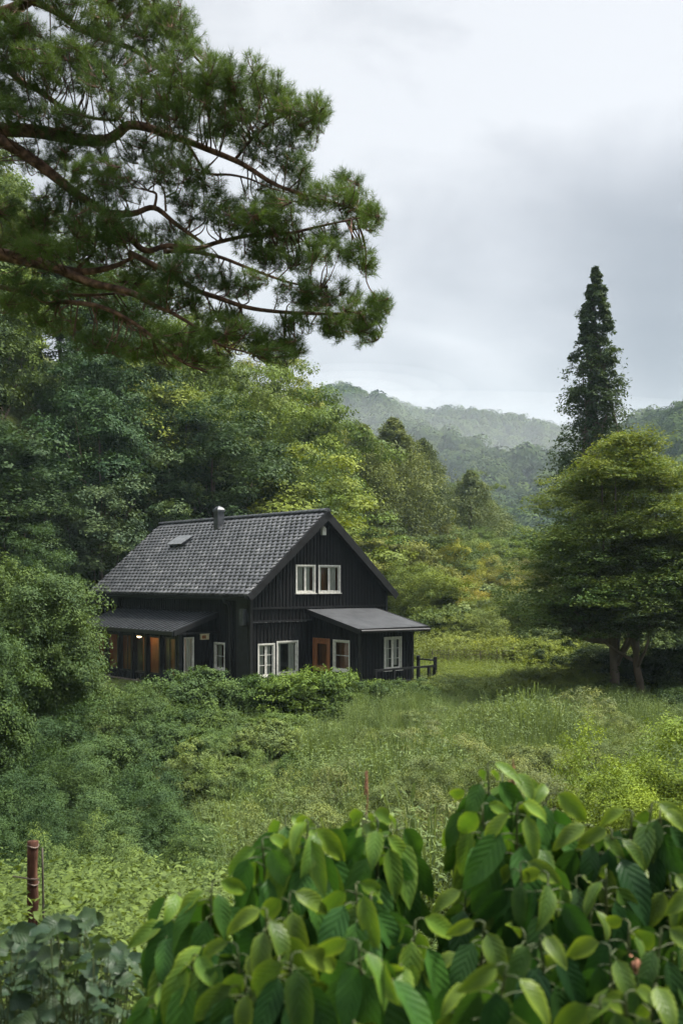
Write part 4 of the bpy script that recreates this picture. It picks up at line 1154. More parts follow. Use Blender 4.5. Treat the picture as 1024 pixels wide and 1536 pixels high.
sc = big * rw.uniform(0.75, 1.15, len(pts)) * np.interp(pts[:, 1], [10, 26, 30.5, 35], [1.0, 1.0, 0.62, 0.42])
scatter('meadow_weeds', 'tall pale green weeds filling the meadow', pts, clA, sc, (0.105, 0.152, 0.066), 'weed', 1)
pts = field(900, lambda y: (620, 1010), 34, 47)
scatter('meadow_grass', 'short yellowish grass beside the deck railing', pts, [weed_clump(420 + i, 14, 8, 0.6, 0.5, 0.16, 0.12) for i in range(3)], rw.uniform(0.6, 1.1, len(pts)), (0.11, 0.15, 0.045), 'weed', 2)
clB = [weed_clump(440 + i, 11, 20, 0.75, 0.36, 0.05, 0.42) for i in range(4)]
pts = field(1000, lambda y: (-90, 430), 5.2, 11.5, 0.9)
pts = pts[(pts[:, 0] / pts[:, 1] * FPX + 512) < np.interp(pts[:, 1], [5, 8, 11.5], [300, 380, 430])]
scatter('slope_weeds', 'fresh green weeds on the near slope around the post', pts, clB, rw.uniform(0.7, 1.5, len(pts)), (0.08, 0.12, 0.038), 'weed', 3)
pts = field(500, lambda y: (420, 1250), 3.6, 10.5)
scatter('bank_weeds', 'green weeds on the bank behind the leafy plants', pts, clB, rw.uniform(0.6, 0.9, len(pts)), (0.07, 0.11, 0.036), 'weed', 6)
pts = field(2000, lambda y: (-140, 660), 11, 35)
scatter('ground_cover', 'low leafy ground cover between the shrubs', pts, clB, rw.uniform(0.5, 0.9, len(pts)), (0.05, 0.085, 0.032), 'weed', 4)
pts = field(1500, lambda y: (480, 960), 44, 110, 1.3)
pts = pts[hill_d(pts[:, 0], pts[:, 1]) < 2]
scatter('valley_grass', 'rough grass and herbs on the valley floor', pts, clB, rw.uniform(1.2, 2.4, len(pts)), (0.1, 0.13, 0.04), 'weed', 5)

# ------------------------------------------------------------------ big leaved plants close to the camera
def leaf_batch(specs, nl=9, nw=5):
    """specs: (base, direction, length, width ratio, curl, roll, young, tint); returns verts, quads, uv, tint, young"""
    V = []; Q = []; UV = []; T = []; Yg = []
    t = np.linspace(0, 1, nl); u = np.linspace(-1, 1, nw)
    for (p, d, ln, asp, curl, roll, young, tint, shape, wave) in specs:
        d = np.array(d, float); d /= np.linalg.norm(d)
        pref = np.array([d[0] * 0.3, -0.9, 0.5]) if shape == 'ovate' else np.array([0, -0.35, 0.9])
        side = np.cross(d, pref); side = side / (np.linalg.norm(side) + 1e-6)
        up = np.cross(side, d)
        cr, sr = math.cos(roll), math.sin(roll); side, up = side * cr + up * sr, up * cr - side * sr
        ang = curl * t ** 1.2
        step = np.stack([np.cos(ang), -np.sin(ang)], 1) * ln / (nl - 1)
        path = np.vstack([[0, 0], np.cumsum(step[:-1], 0)])
        c = p + path[:, :1] * d + path[:, 1:] * up
        nrm = np.sin(ang)[:, None] * d + np.cos(ang)[:, None] * up
        if shape == 'ovate': w = t ** 0.5 * (1 - t) ** 0.92 / 0.53 * (1 - 0.12 * np.exp(-((t - 0.9) / 0.05) ** 2))
        else: w = np.clip(np.sin(np.pi * np.clip(t * 0.9 + 0.1, 0, 1)) ** 0.6 + 0.18 * np.sin(t * 9), 0.02, 1.2); 
        w[0] = 0.03; w[-1] = 0.015
        hw2 = w * ln * asp * 0.5
        fold = 0.28
        o = len(V)
        ph = tint * 20
        for i in range(nl):
            for j in range(nw):
                q = c[i] + side * u[j] * hw2[i] * math.cos(fold) + nrm[i] * (abs(u[j]) * hw2[i] * math.sin(fold) + wave * ln * u[j] ** 2 * math.sin(t[i] * 11 + ph + u[j]))
                V.append(q); UV.append((0.5 + u[j] * 0.5, t[i]))
        for i in range(nl - 1):
            for j in range(nw - 1):
                a = o + i * nw + j; Q.append((a, a + 1, a + nw + 1, a + nw)); T.append(tint); Yg.append(young)
    return np.array(V), np.array(Q), np.array(UV), np.array(T), np.array(Yg)

rp = np.random.RandomState(77)
def outline(px):
    return -14 * (px > 660) + float(np.interp(px, [180, 215, 260, 330, 390, 440, 520, 580, 615, 650, 685, 710, 770, 830, 870, 930, 1000, 1100], [1470, 1400, 1335, 1290, 1235, 1205, 1210, 1214, 1232, 1262, 1228, 1168, 1152, 1195, 1235, 1218, 1215, 1215]))
# one plant: stems from a common foot; shoots are (photo px, photo py, distance)
def leafy_plant(shoots, label, color, leaf_len=0.15, name='leafy_plant', red=(), group='big leaved plants on the near slope'):
    tops = [at(*s) for s in shoots]
    fx_ = float(np.mean([t[0] for t in tops])); fy_ = float(np.mean([t[1] for t in tops])) + 0.05
    foot = np.array([fx_, fy_, float(H(fx_, fy_)) - 0.03])
    root = empty(name, foot)
    st = MB(); specs = []; tips = []
    for t in tops:
        rel = t - foot
        p0 = np.array([rp.uniform(-0.05, 0.05), rp.uniform(-0.05, 0.05), 0.0]); p1 = np.array([rel[0] * 0.35, rel[1] * 0.35, rel[2] * 0.5]) + rp.normal(size=3) * 0.03
        p2 = rel
        cp = [p0, p1, p0 * 0 + rel * 0.82 + np.array([rel[0] * -0.06, 0, 0]), p2]
        path, _ = smooth(np.array(cp), np.ones(4), 8)
        st.tube(path, np.linspace(0.009, 0.0028, len(path)), 6, sub=1)
        tips.append(path[-1])
        n = rp.randint(24, 30); ph = rp.uniform(0, 6.28)
        for k in range(n):
            f = 1 - 0.62 * (k / n) ** 1.05
            q = path[int(f * (len(path) - 1))]
            az = ph + k * 2.39996 + rp.normal() * 0.2
            new = max(0.0, 1 - k / 2.6)
            ln = 1.12 * leaf_len * (0.62 + 0.38 * min(1, k / 4.0)) * rp.uniform(0.82, 1.16)
            el = -0.45 * new + (1 - new) * rp.uniform(-1.45, -0.85)
            out = np.array([math.cos(az), math.sin(az), 0.0])
            pet = rp.uniform(0.025, 0.05) * (1 - 0.5 * new)
            q2 = q + out * pet + np.array([0, 0, pet * 0.15])
            st.tube([q, (q + q2) / 2 + np.array([0, 0, 0.004]), q2], [0.0022, 0.0018, 0.0016], 5, cap=False, sub=2)
            d = out * math.cos(el) + np.array([0, 0, math.sin(el)])
            yng = float(np.clip(new * 0.75 + (rp.uniform() < 0.15) * 0.55 + rp.normal() * 0.06, 0, 1))
            specs.append((q2, d, ln, rp.uniform(0.5, 0.62), rp.uniform(0.1, 0.6) + 0.5 * new, rp.normal() * 0.35, yng, rp.uniform(), 'ovate', 0.02))
    st.build('stem', M['stem'], root, True)
    v, q, uv, t, y = leaf_batch(specs)
    o = link('foliage', np_grid_mesh('foliage', v, q, {'tint': t, 'young': y}, uv), M['bigleaf'], root); o.color = (*color, 1)
    for i in red:
        b = MB(); p = tips[i] - (np.array([0, 0, 0.09]) if i == 8 else 0); b.tube([p, p + np.array([0.004, 0, 0.05]), p + np.array([0.002, 0, 0.13])], [0.002, 0.002, 0.002], 5)
        rs = np.random.RandomState(i + 5)
        for k in range(46):
            h = 0.06 + 0.07 * k / 46; a = rs.uniform(0, 6.28); r = 0.0035 * (1 - 0.6 * k / 46)
            if i == 8: r = 0.016 * rs.uniform(); h = 0.055 + 0.055 * rs.uniform()
            c = p + np.array([r * math.cos(a), r * math.sin(a), h]); e = 0.0034
            b.add([c + np.array(w_) * e for w_ in ((1, 0, 0), (0, 1, 0), (-1, 0, 0), (0, -1, 0), (0, 0, 1.2), (0, 0, -1.2))], [(0, 1, 4), (1, 2, 4), (2, 3, 4), (3, 0, 4), (1, 0, 5), (2, 1, 5), (3, 2, 5), (0, 3, 5)])
        b.build('flower_spike', M['red_flower'], root)
    tag(root, label, 'plant', group)
    return root

def shoots_in(x0, x1, rows):
    out = []
    for (Y, dy, n) in rows:
        for i in range(n):
            px = x0 + (x1 - x0) * (i + 0.5 + rp.uniform(-0.35, 0.35)) / n
            out.append((px, outline(px) + dy + rp.uniform(-14, 22), Y + rp.uniform(-0.15, 0.15)))
    return out
GL = (0.032, 0.09, 0.02); GD = (0.016, 0.048, 0.014)
leafy_plant(shoots_in(215, 345, [(2.75, 22, 3), (2.4, 110, 3)]), 'big leaved plant at the sloping outer end of the near clump', GL)
leafy_plant(shoots_in(375, 500, [(2.9, 14, 4)]), 'tall leafy plant with pale drooping leaves under the house shrubs', GL, 0.165)
leafy_plant(shoots_in(520, 625, [(3.0, 14, 3), (3.1, 10, 1)]) + [(549, 1222, 3.0)], 'leafy plant topped by the upright rust red flower spike', GL, 0.16, red=(4,))
leafy_plant(shoots_in(345, 470, [(2.45, 130, 3), (2.2, 215, 3)]), 'leafy plant low in front of the pale drooping one', GD, 0.155)
leafy_plant(shoots_in(500, 640, [(2.5, 125, 3), (2.2, 205, 3)]), 'plant with a hanging fan of large leaves at the bottom centre', GL, 0.165)
leafy_plant(shoots_in(690, 830, [(3.0, 10, 5), (2.8, 70, 3)]) + [(768, 1160, 3.0)], 'tallest leafy plant with a reddish flower tuft on top', GL, 0.15, red=(8,))
leafy_plant(shoots_in(635, 760, [(2.8, 165, 3), (2.4, 235, 3)]), 'dark leafy plant in the gap between the two tall leafy plants', GD, 0.145)
leafy_plant(shoots_in(760, 900, [(2.6, 130, 4), (2.3, 235, 4)]), 'leafy plant below the tallest one with yellow edged leaves', GD, 0.14)
leafy_plant(shoots_in(850, 985, [(2.9, 16, 5), (2.7, 90, 3)]), 'dark leafy plant against the vivid yellow green bush', GD, 0.15)
leafy_plant(shoots_in(980, 1120, [(2.9, 16, 4), (2.6, 110, 3), (2.3, 220, 3)]), 'dark leafy plant cut by the picture edge near the yellow green bush', GD, 0.15)
leafy_plant(shoots_in(880, 1000, [(2.35, 190, 3), (2.15, 270, 3)]), 'leafy plant with a withered brown leaf in the lower corner', GD, 0.14)
leafy_plant(shoots_in(230, 400, [(2.2, 215, 4), (2.0, 255, 2)]), 'leafy plant at the bottom edge between the vine and the leaf fan', GD, 0.15)
leafy_plant(shoots_in(520, 800, [(2.05, 300, 5)]), 'low dark leafy plant along the bottom edge of the clump', GD, 0.15)
# withered leaf
b_ = [(at(944, 1432, 2.25), (0.6, -0.5, -0.3), 0.05, 0.4, 2.2, 0.8, 0.0, 0.5, 'ovate', 0.08), (at(952, 1440, 2.25), (-0.4, -0.5, -0.6), 0.04, 0.4, 2.6, -0.6, 0.0, 0.2, 'ovate', 0.08)]
v, q, uv, t, y = leaf_batch(b_)
wl_ = link('withered_leaf', np_grid_mesh('withered_leaf', v, q, {'tint': t, 'young': y}, uv), M['red_flower']); tag(wl_, 'curled brown withered leaf caught in the dark leafy plant', 'leaf')

# vine with dull broad leaves, and the post ------------------------------------------
def vine(pxs, label, color, y0, y1, n, pyr):
    xm = [(p - 512) / FPX * (y0 + y1) / 2 for p in pxs]; x = sum(xm) / 2; y = (y0 + y1) / 2
    foot = np.array([x, y, float(H(x, y)) - 0.03]); root = empty('vine', foot); st = MB(); specs = []
    for i in range(n):
        px = rp.uniform(*pxs); Y = rp.uniform(y0, y1); py = pyr(px) + rp.uniform(0, 1) ** 1.3 * 230
        top = at(px, py, Y) - foot
        if top[2] < 0.1: continue
        az = rp.uniform(0, 6.28); out = np.array([math.cos(az), math.sin(az), rp.uniform(-0.35, 0.3)])
        base = top * np.array([0.8, 0.8, 0.55]) + rp.normal(size=3) * 0.03
        st.tube([base * np.array([.5, .5, .0]), base, top], [0.0025, 0.002, 0.0015], 4, sub=3)
        specs.append((top, out, rp.uniform(0.05, 0.095), rp.uniform(0.8, 1.0), rp.uniform(0.3, 0.9), rp.normal() * 0.5, 0.0, rp.uniform(), 'lobed', 0.03))
    st.build('stem', M['stem'], root, True)
    v, q, uv, t, yg = leaf_batch(specs)
    o = link('foliage', np_grid_mesh('foliage', v, q, {'tint': t, 'young': yg}, uv), M['bigleaf'], root); o.color = (*color, 1)
    return tag(root, label, 'plant', 'dull leaved vines around the post')
vine((-60, 80), 'grey green vine climbing around the foot of the post', (0.03, 0.055, 0.032), 3.6, 5.6, 300, lambda p: 1395)
vine((70, 200), 'grey green vine with broad leaves between the post and the leafy plants', (0.034, 0.06, 0.034), 3.3, 5.2, 300, lambda p: 1375 + max(0, p - 120) * 0.9)

PY = 6.4
p0 = at(50, 1262, PY); gz0 = float(H(p0[0], PY)) - 0.2
post = empty('wooden_post', (p0[0], PY, gz0)); tag(post, 'weathered reddish wooden post standing among the slope weeds', 'post')
hh = p0[2] - gz0
b = MB(); rs = np.random.RandomState(4)
zz = np.linspace(0, hh, 9)
b.tube([(rs.normal() * 0.003 - 0.01 * (1 - z / hh), rs.normal() * 0.003, z) for z in zz], 0.031 + 0.003 * rs.normal(size=9), 9, sub=2)
b.build('shaft', M['rust_post'], post, True)
b = MB()
for zt in (hh - 0.03, hh - 0.27): b.tube([(0.036 * math.cos(a), 0.036 * math.sin(a), zt + 0.006 * math.sin(a * 2)) for a in np.linspace(0, 6.28, 13)], [0.0045] * 13, 5, sub=1); b.build('wire_tie', M['wire'], post); b = MB()
b.tube([(-0.13, 0.0, hh - 0.225), (0.02, -0.035, hh - 0.235), (0.05, -0.03, hh - 0.23)], [0.005, 0.006, 0.005], 5)
b.build('wire_tie', M['wire'], post)
b = MB(); b.tube([(0.06, 0.05, 0.1), (0.055, 0.045, hh * 0.6), (0.05, 0.03, hh - 0.05)], [0.009, 0.008, 0.006], 6)
b.tube([(0.05, 0.03, hh - 0.55), (0.09, 0.01, hh - 0.6), (0.14, 0.0, hh - 0.62)], [0.012, 0.011, 0.006], 6)
b.build('stake', M['grey_wood'], post, True)

# wire fence with brush behind the meadow ---------------------------------------------
fr0 = at(648, 1012, 44.5); fence = empty('wire_fence', (fr0[0], 44.5, 0)); tag(fence, 'low wire fence with grey posts and dry brush under the hedge', 'fence')
for i in range(7):
    x = i * 0.72; b = MB(); b.tube([(x, 0, -0.3), (x + R.normal() * 0.02, 0, 0.95 + R.normal() * 0.05)], [0.035, 0.03], 6, sub=1); b.build('post', M['grey_wood'], fence)
b = MB()
for z in (0.15, 0.32, 0.5, 0.68, 0.85): b.tube([(0, 0.02, z), (2.2, 0.02, z - 0.02), (4.35, 0.02, z)], [0.008] * 3, 4)
for i in range(30): b.tube([(0.07 + i * 0.145, 0.03, -0.1), (0.07 + i * 0.145, 0.03, 0.87)], [0.006, 0.006], 4, sub=1)
b.build('wire_mesh', M['wire'], fence)
b = MB(); rs = np.random.RandomState(8)
for i in range(160):
    x = rs.uniform(0, 4.4); p = np.array([x, rs.uniform(0.08, 0.5), -0.1]); q = p + np.array([rs.normal() * 0.3, rs.normal() * 0.15, rs.uniform(0.4, 0.95)])
    b.tube([p, (p + q) / 2 + rs.normal(size=3) * 0.05, q], [0.009, 0.007, 0.003], 4, sub=2, cap=False)
b.build('brush', M['grey_wood'], fence)

# ------------------------------------------------------------------ pine reaching in from beside the camera
def zpt(x, y, Y): return at(x * 0.586, y * 0.586, Y)
PYD = 9.2
ptx = at(-215, 500, PYD)
pg = float(H(ptx[0], PYD)) - 0.2
pine = empty('pine_tree', (ptx[0], PYD, pg)); tag(pine, 'old pine whose layered boughs hang across the sky over the house', 'tree')
PO = np.array([ptx[0], PYD, pg])
b = MB(); k = 12
tz = np.linspace(0, 11.5, k); tpts = np.stack([0.10 * np.sin(tz * 0.55), 0.12 * np.sin(tz * 0.4 + 1), tz], 1)
b.tube(tpts, np.linspace(0.3, 0.07, k), 12, sub=3); b.build('trunk', M['bark_pine'], pine, True)
limbs = [  # photo-zoom points, distance start/end, thickness start/end (zoom px)
    ([(-380, 590), (-150, 630), (0, 650), (70, 668), (130, 682), (190, 705), (240, 728), (330, 750), (390, 778), (428, 797)], 9.2, 8.6, 44, 9),
    ([(130, 680), (210, 690), (290, 682), (340, 660)], 8.95, 8.8, 24, 8),
    ([(0, 735), (60, 745), (100, 748), (180, 752), (240, 755), (300, 752)], 9.3, 9.0, 13, 6),
    ([(-380, 690), (-150, 720), (0, 735)], 9.2, 9.3, 20, 13),
    ([(150, 770), (250, 782), (330, 820), (400, 872), (470, 925), (530, 955)], 8.95, 8.6, 13, 4),
    ([(-380, 330), (-160, 330), (60, 335), (150, 345), (210, 358), (270, 362), (300, 345), (330, 325), (380, 330), (430, 348), (480, 362), (540, 388), (620, 420), (700, 468), (760, 492), (850, 520), (930, 540)], 9.2, 9.0, 42, 4),
    ([(-380, 250), (-150, 290), (0, 360), (60, 395), (125, 440), (180, 482), (230, 520), (270, 542), (340, 545), (395, 530), (450, 570), (520, 615)], 9.2, 8.8, 40, 8),
    ([(270, 545), (320, 590), (370, 640), (430, 634), (500, 636), (560, 618), (640, 600), (740, 592), (800, 585), (860, 570), (940, 556)], 9.0, 8.9, 18, 4),
    ([(420, 640), (480, 640), (560, 662), (650, 690), (740, 720), (820, 735)], 8.95, 8.7, 12, 4),
    ([(330, 648), (420, 690), (500, 738), (560, 765), (630, 785), (700, 796), (800, 803), (860, 803), (930, 800), (985, 772)], 9.0, 8.7, 16, 4),
    ([(428, 797), (470, 820), (515, 845), (560, 880), (650, 905)], 8.6, 8.5, 10, 4),
    ([(-380, 80), (-100, 60), (0, 35), (60, 8), (140, -40)], 9.2, 8.8, 44, 24),
    ([(-380, 110), (-120, 120), (10, 170), (60, 215), (100, 238), (160, 270), (230, 298), (300, 308)], 9.2, 9.3, 30, 6),
    ([(-120, -40), (60, 0), (140, 30), (200, 70), (260, 100), (340, 128), (420, 180), (500, 240), (560, 280)], 9.4, 9.5, 22, 6),
    ([(200, -90), (330, -30), (400, 30), (450, 90), (520, 170)], 9.6, 9.6, 18, 6),
    ([(480, 365), (500, 400), (530, 440), (590, 450), (640, 460), (690, 475), (740, 492)], 9.05, 8.9, 9, 3),
    ([(510, 445), (540, 420), (560, 400)], 9.0, 9.0, 7, 3),
    ([(395, 535), (400, 500), (380, 485), (420, 455)], 8.8, 8.8, 8, 3),
    ([(425, 545), (420, 490), (400, 460)], 8.8, 8.85, 6, 3),
    ([(600, 410), (650, 350), (700, 310), (760, 290), (820, 285)], 9.1, 9.1, 8, 3),
    ([(200, 690), (240, 640), (252, 560)], 8.9, 8.9, 10, 4), ([(225, 650), (200, 670)], 8.9, 8.9, 6, 3),
    ([(-200, 20), (0, -60), (200, -90)], 9.4, 9.6, 40, 20)]
bp = []
for pts, d0, d1, w0, w1 in limbs:
    n = len(pts); Ys = np.linspace(d0, d1, n)
    P = np.array([zpt(x, y, Y) for (x, y), Y in zip(pts, Ys)]) - PO
    P[:, 2] += R.normal(size=n) * 0.008
    if pts[0][0] <= -300:                       # grows out of the trunk
        zt = P[0, 2]; P = np.vstack([[np.interp(zt + 0.1, tz, tpts[:, 0]), np.interp(zt + 0.1, tz, tpts[:, 1]), zt + 0.1], P]) ; n += 1; Ys = np.concatenate([[d0], Ys])
    rad = np.linspace(w0, w1, n) ** 1.0 * 0.586 * 0.5 / FPX * 9.0
    b = MB(); b.tube(P, rad, 8, sub=5); b.build('branch', M['bark_pine'], pine, True)
    PP, _ = smooth(P, rad, 6); bp.append(PP)
bpall = np.vstack(bp)

pads = [(330, 55, 110, 75), (250, 130, 85, 55), (430, 105, 85, 75), (500, 185, 80, 70), (560, 215, 55, 60), (360, 15, 90, 45), (450, 55, 45, 50), (200, 30, 80, 40), (60, 110, 70, 55), (170, 185, 80, 45), (20, 60, 50, 35),
    (520, 300, 115, 55), (620, 325, 85, 50), (690, 385, 85, 48), (760, 425, 42, 35), (640, 255, 55, 45), (740, 300, 60, 35), (800, 290, 38, 30), (780, 340, 36, 24), (600, 200, 30, 45), (655, 195, 28, 45), (710, 235, 26, 40), (740, 260, 26, 30), (815, 280, 28, 25),
    (850, 505, 80, 40), (920, 540, 55, 38), (780, 500, 55, 34), (950, 560, 30, 25), (890, 470, 36, 22), (700, 540, 55, 30), (680, 500, 50, 24),
    (690, 575, 75, 34), (640, 570, 80, 45), (720, 615, 70, 34), (590, 545, 50, 34), (660, 640, 60, 24),
    (910, 650, 38, 28), (940, 680, 22, 16), (840, 600, 45, 22), (830, 640, 46, 24), (780, 665, 46, 24), (710, 665, 70, 28),
    (840, 755, 82, 40), (930, 800, 58, 42), (975, 775, 30, 16), (760, 740, 60, 26), (890, 840, 60, 34), (760, 825, 46, 18), (940, 850, 36, 24), (800, 780, 50, 26), (850, 830, 40, 26),
    (690, 872, 72, 30), (620, 850, 58, 36), (560, 840, 58, 34), (740, 890, 42, 18), (700, 905, 50, 14), (600, 815, 30, 18),
    (450, 440, 75, 48), (430, 400, 60, 40), (505, 535, 65, 40), (440, 600, 50, 30), (320, 600, 66, 38), (270, 575, 88, 46), (190, 520, 88, 46), (255, 455, 80, 44), (220, 395, 75, 38), (110, 400, 68, 40), (540, 480, 40, 26),
    (310, 470, 60, 34), (150, 590, 86, 54), (70, 560, 70, 46), (400, 690, 84, 44), (480, 700, 66, 38), (430, 760, 74, 36), (340, 730, 76, 36), (520, 790, 60, 30), (560, 715, 46, 24), (600, 738, 40, 20), (640, 720, 36, 14), (500, 650, 50, 20),
    (250, 650, 86, 36), (110, 640, 56, 28), (60, 620, 50, 30), (300, 800, 60, 24), (480, 870, 70, 30), (400, 850, 50, 24), (530, 920, 60, 26), (210, 730, 60, 22),
    (70, 85, 55, 34), (15, 130, 46, 55), (100, 165, 56, 38), (185, 140, 62, 36), (260, 205, 54, 34), (330, 240, 50, 24), (400, 255, 60, 40), (430, 305, 60, 36), (70, 255, 66, 36), (150, 305, 66, 30), (30, 295, 46, 36), (0, 205, 46, 44), (200, 325, 54, 24), (350, 385, 52, 26), (380, 190, 60, 40), (300, 280, 46, 22), (480, 255, 60, 40),
    (150, 830, 60, 24), (60, 720, 60, 26), (250, 880, 60, 26), (340, 900, 60, 24), (130, 760, 50, 20), (430, 920, 50, 20), (40, 780, 50, 22),
    (-80, 250, 80, 60), (-90, 400, 90, 60), (-60, 520, 70, 50), (-100, 100, 90, 60), (-180, 300, 90, 60), (-200, 500, 90, 60), (-80, -20, 90, 60), (120, -40, 100, 40), (260, -50, 100, 40)]
def tuft(rng, n=34, ln=0.075, w=0.0034):
    d = unit(np.stack([rng.normal(size=n) * 0.75, rng.normal(size=n) * 0.75, np.abs(rng.normal(size=n)) * 0.55 + 0.35], 1))
    b0 = np.stack([rng.normal(size=n) * 0.006, rng.normal(size=n) * 0.006, rng.uniform(-0.05, 0.015, n)], 1)
    L_ = ln * rng.uniform(0.7, 1.15, n)[:, None]
    s = unit(np.cross(d, rng.normal(size=(n, 3)))) * w
    return np.stack([b0 - s * 0.5, b0 + s * 0.5, b0 + d * L_ + np.array([0, 0, -0.004])], 1)
rn = np.random.RandomState(21)
tk = [tuft(rn) for _ in range(8)]
NV = []; NT = []; tw = MB()
for (x, y, rx, ry) in pads:
    Y = 8.95 + rn.uniform(-0.55, 0.55)
    c = zpt(x, y, Y) - PO; s = 0.586 / FPX * Y
    rx *= 1.22; ry *= 1.0; n = int(30 + rx * ry / 36.0)
    near = bpall[np.argmin(((bpall - c) ** 2 * np.array([1, 0.35, 1])).sum(1) + 0.35 * np.maximum(0, bpall[:, 0] - c[0] + 0.1) ** 2)]
    hubs = []
    for h in range(3 + int(rx / 22)):
        e = c + np.array([rn.uniform(-1, 1) * rx * s * 0.75, rn.uniform(-0.32, 0.32), rn.uniform(-0.75, 0.15) * ry * s])
        mid = near * 0.45 + e * 0.55 + np.array([rn.normal() * 0.03, rn.normal() * 0.03, -0.045])
        near = bpall[np.argmin(((bpall - e) ** 2 * np.array([1, 0.35, 1])).sum(1) + 0.3 * np.maximum(0, bpall[:, 0] - e[0] + 0.12) ** 2)]; mid = near * 0.5 + e * 0.5 + np.array([rn.normal() * 0.035, rn.normal() * 0.03, -0.03 + rn.normal() * 0.03])
        tw.tube([near, mid, e], [0.0075, 0.0055, 0.0025], 5, cap=False, sub=4); hubs.append(e)
    hubs = np.array(hubs)
    d = rn.normal(size=(n, 3)); d = unit(d) * rn.uniform(0.1, 1, (n, 1)) ** 0.45
    p = c + d * np.array([rx * s, 0.34, ry * s])
    p[:, 2] = np.where(p[:, 2] < c[2] - 0.55 * ry * s, c[2] - 0.55 * ry * s + rn.normal(size=n) * 0.03, p[:, 2])
    tb = rn.uniform(0, 0.45)
    for q in p:
        h = hubs[np.argmin(((hubs - q) ** 2).sum(1))]
        ax = unit((q - h) * np.array([1, 1, 0.7]) + np.array([0, 0, 0.09]) + rn.normal(size=3) * 0.05)
        if rn.uniform() < 0.5: tw.tube([h, (h + q) / 2 + np.array([0, 0, -0.012]), q], [0.0036, 0.003, 0.002], 3, cap=False, sub=2)
        a = unit(np.cross(ax, [0.3, 0.7, 0.2])); bb = np.cross(ax, a)
        Rm = np.stack([a, bb, ax], 1)
        t = tk[rn.randint(8)] * rn.uniform(0.8, 1.2)
        NV.append((t.reshape(-1, 3) @ Rm.T + q)); NT.append(np.clip(tb + rn.uniform(0, 0.35) + rn.uniform(-0.12, 0.25, len(t)), 0, 1))
tw.build('twigs', M['bark_pine'], pine)
o = link('needles', np_mesh('needles', np.vstack(NV), 3, {'tint': np.concatenate(NT)}), M['needle'], pine); o.color = (0.058, 0.102, 0.038, 1)
print('needles', len(NV))

# ------------------------------------------------------------------ air, cloud bank, sky, sun, camera
def volume(name, color, density, aniso=0.0):
    m, nt, out = mat(name)
    v = nt.nodes.new('ShaderNodeVolumePrincipled'); v.inputs['Color'].default_value = (*color, 1); v.inputs['Density'].default_value = density; v.inputs['Anisotropy'].default_value = aniso
    nt.links.new(v.outputs[0], out.inputs['Volume'])
    return m
b = MB(); b.box(-1320, 1320, -45, 1420, -6, 172)
hz = b.build('haze', volume('haze_air', (0.68, 0.88, 1.0), 0.0002)); tag(hz, 'pale blue haze filling the valley air', None, kind='stuff')

for (mx_, my_, Ym, rx_, ry_, rz_, dn) in ((650, 730, 500, 260, 110, 44, 0.0012), (535, 586, 705, 78, 60, 15, 0.0009), (535, 588, 705, 60, 48, 11.5, 0.0012), (532, 590, 705, 42, 36, 8, 0.0016)):  # the first, nearer volume is extra haze added to lighten the mountain
    me_ = bpy.data.meshes.new('cloud_or_added_haze'); import bmesh
    bm_ = bmesh.new(); bmesh.ops.create_icosphere(bm_, subdivisions=4, radius=1.0); bm_.to_mesh(me_); bm_.free()
    mo = link('cloud_or_added_haze', me_, volume('cloud_or_added_haze_air', (0.92, 0.96, 1.0), dn)); mo.location = at(mx_, my_, Ym); mo.scale = (rx_, ry_, rz_)
    tag(mo, 'low cloud resting on the hazy mountain top' if Ym > 600 else 'extra blue haze added before the mountain', None, kind='stuff')

world = bpy.data.worlds.new('World'); SC.world = world; world.use_nodes = True
nt = world.node_tree; nt.nodes.clear()
out = nt.nodes.new('ShaderNodeOutputWorld'); bg = nt.nodes.new('ShaderNodeBackground'); bg.inputs['Strength'].default_value = 0.1
SUN_EL, SUN_AZ = math.radians(58), math.radians(68)      # azimuth clockwise from +Y
sky = nt.nodes.new('ShaderNodeTexSky'); sky.sky_type = 'NISHITA'; sky.sun_disc = False; sky.sun_elevation = SUN_EL; sky.sun_rotation = SUN_AZ
sky.air_density = 1.0; sky.dust_density = 2.0
tc = nt.nodes.new('ShaderNodeTexCoord')
def wnoise(scale, detail, rough, sc3, dist=0.0, loc=(0, 0, 0)):
    mp = nt.nodes.new('ShaderNodeMapping'); mp.inputs['Scale'].default_value = sc3; mp.inputs['Location'].default_value = loc
    nt.links.new(tc.outputs['Generated'], mp.inputs[0])
    n = nt.nodes.new('ShaderNodeTexNoise'); n.inputs['Scale'].default_value = scale; n.inputs['Detail'].default_value = detail; n.inputs['Roughness'].default_value = rough; n.inputs['Distortion'].default_value = dist
    nt.links.new(mp.outputs[0], n.inputs['Vector']); return n.outputs[0]
def blob(px, py, width, warp=None):
    """soft patch of cloud in one direction of the sky"""
    d = unit(at(px, py, 1.0) - np.array([0, 0, CZ]))
    vm = nt.nodes.new('ShaderNodeVectorMath'); vm.operation = 'DOT_PRODUCT'; nt.links.new(tc.outputs['Generated'], vm.inputs[0]); vm.inputs[1].default_value = tuple(d)
    mr = nt.nodes.new('ShaderNodeMapRange'); mr.interpolation_type = 'SMOOTHSTEP'
    nt.links.new(vm.outputs['Value'], mr.inputs[0]); mr.inputs[1].default_value = math.cos(width); mr.inputs[2].default_value = 1.0
    return mr.outputs[0]
n1 = wnoise(2.6, 9, 0.56, (1, 1, 1.9), 0.8, (0.3, 0.1, 0)); n2 = wnoise(6.0, 8, 0.58, (1, 1, 1.9), 0.7)
bri = math_n(nt, 'ADD', 0.60, math_n(nt, 'MULTIPLY', math_n(nt, 'SUBTRACT', n1, 0.5), 0.7))
bri = math_n(nt, 'ADD', bri, math_n(nt, 'MULTIPLY', math_n(nt, 'SUBTRACT', n2, 0.5), 0.6))
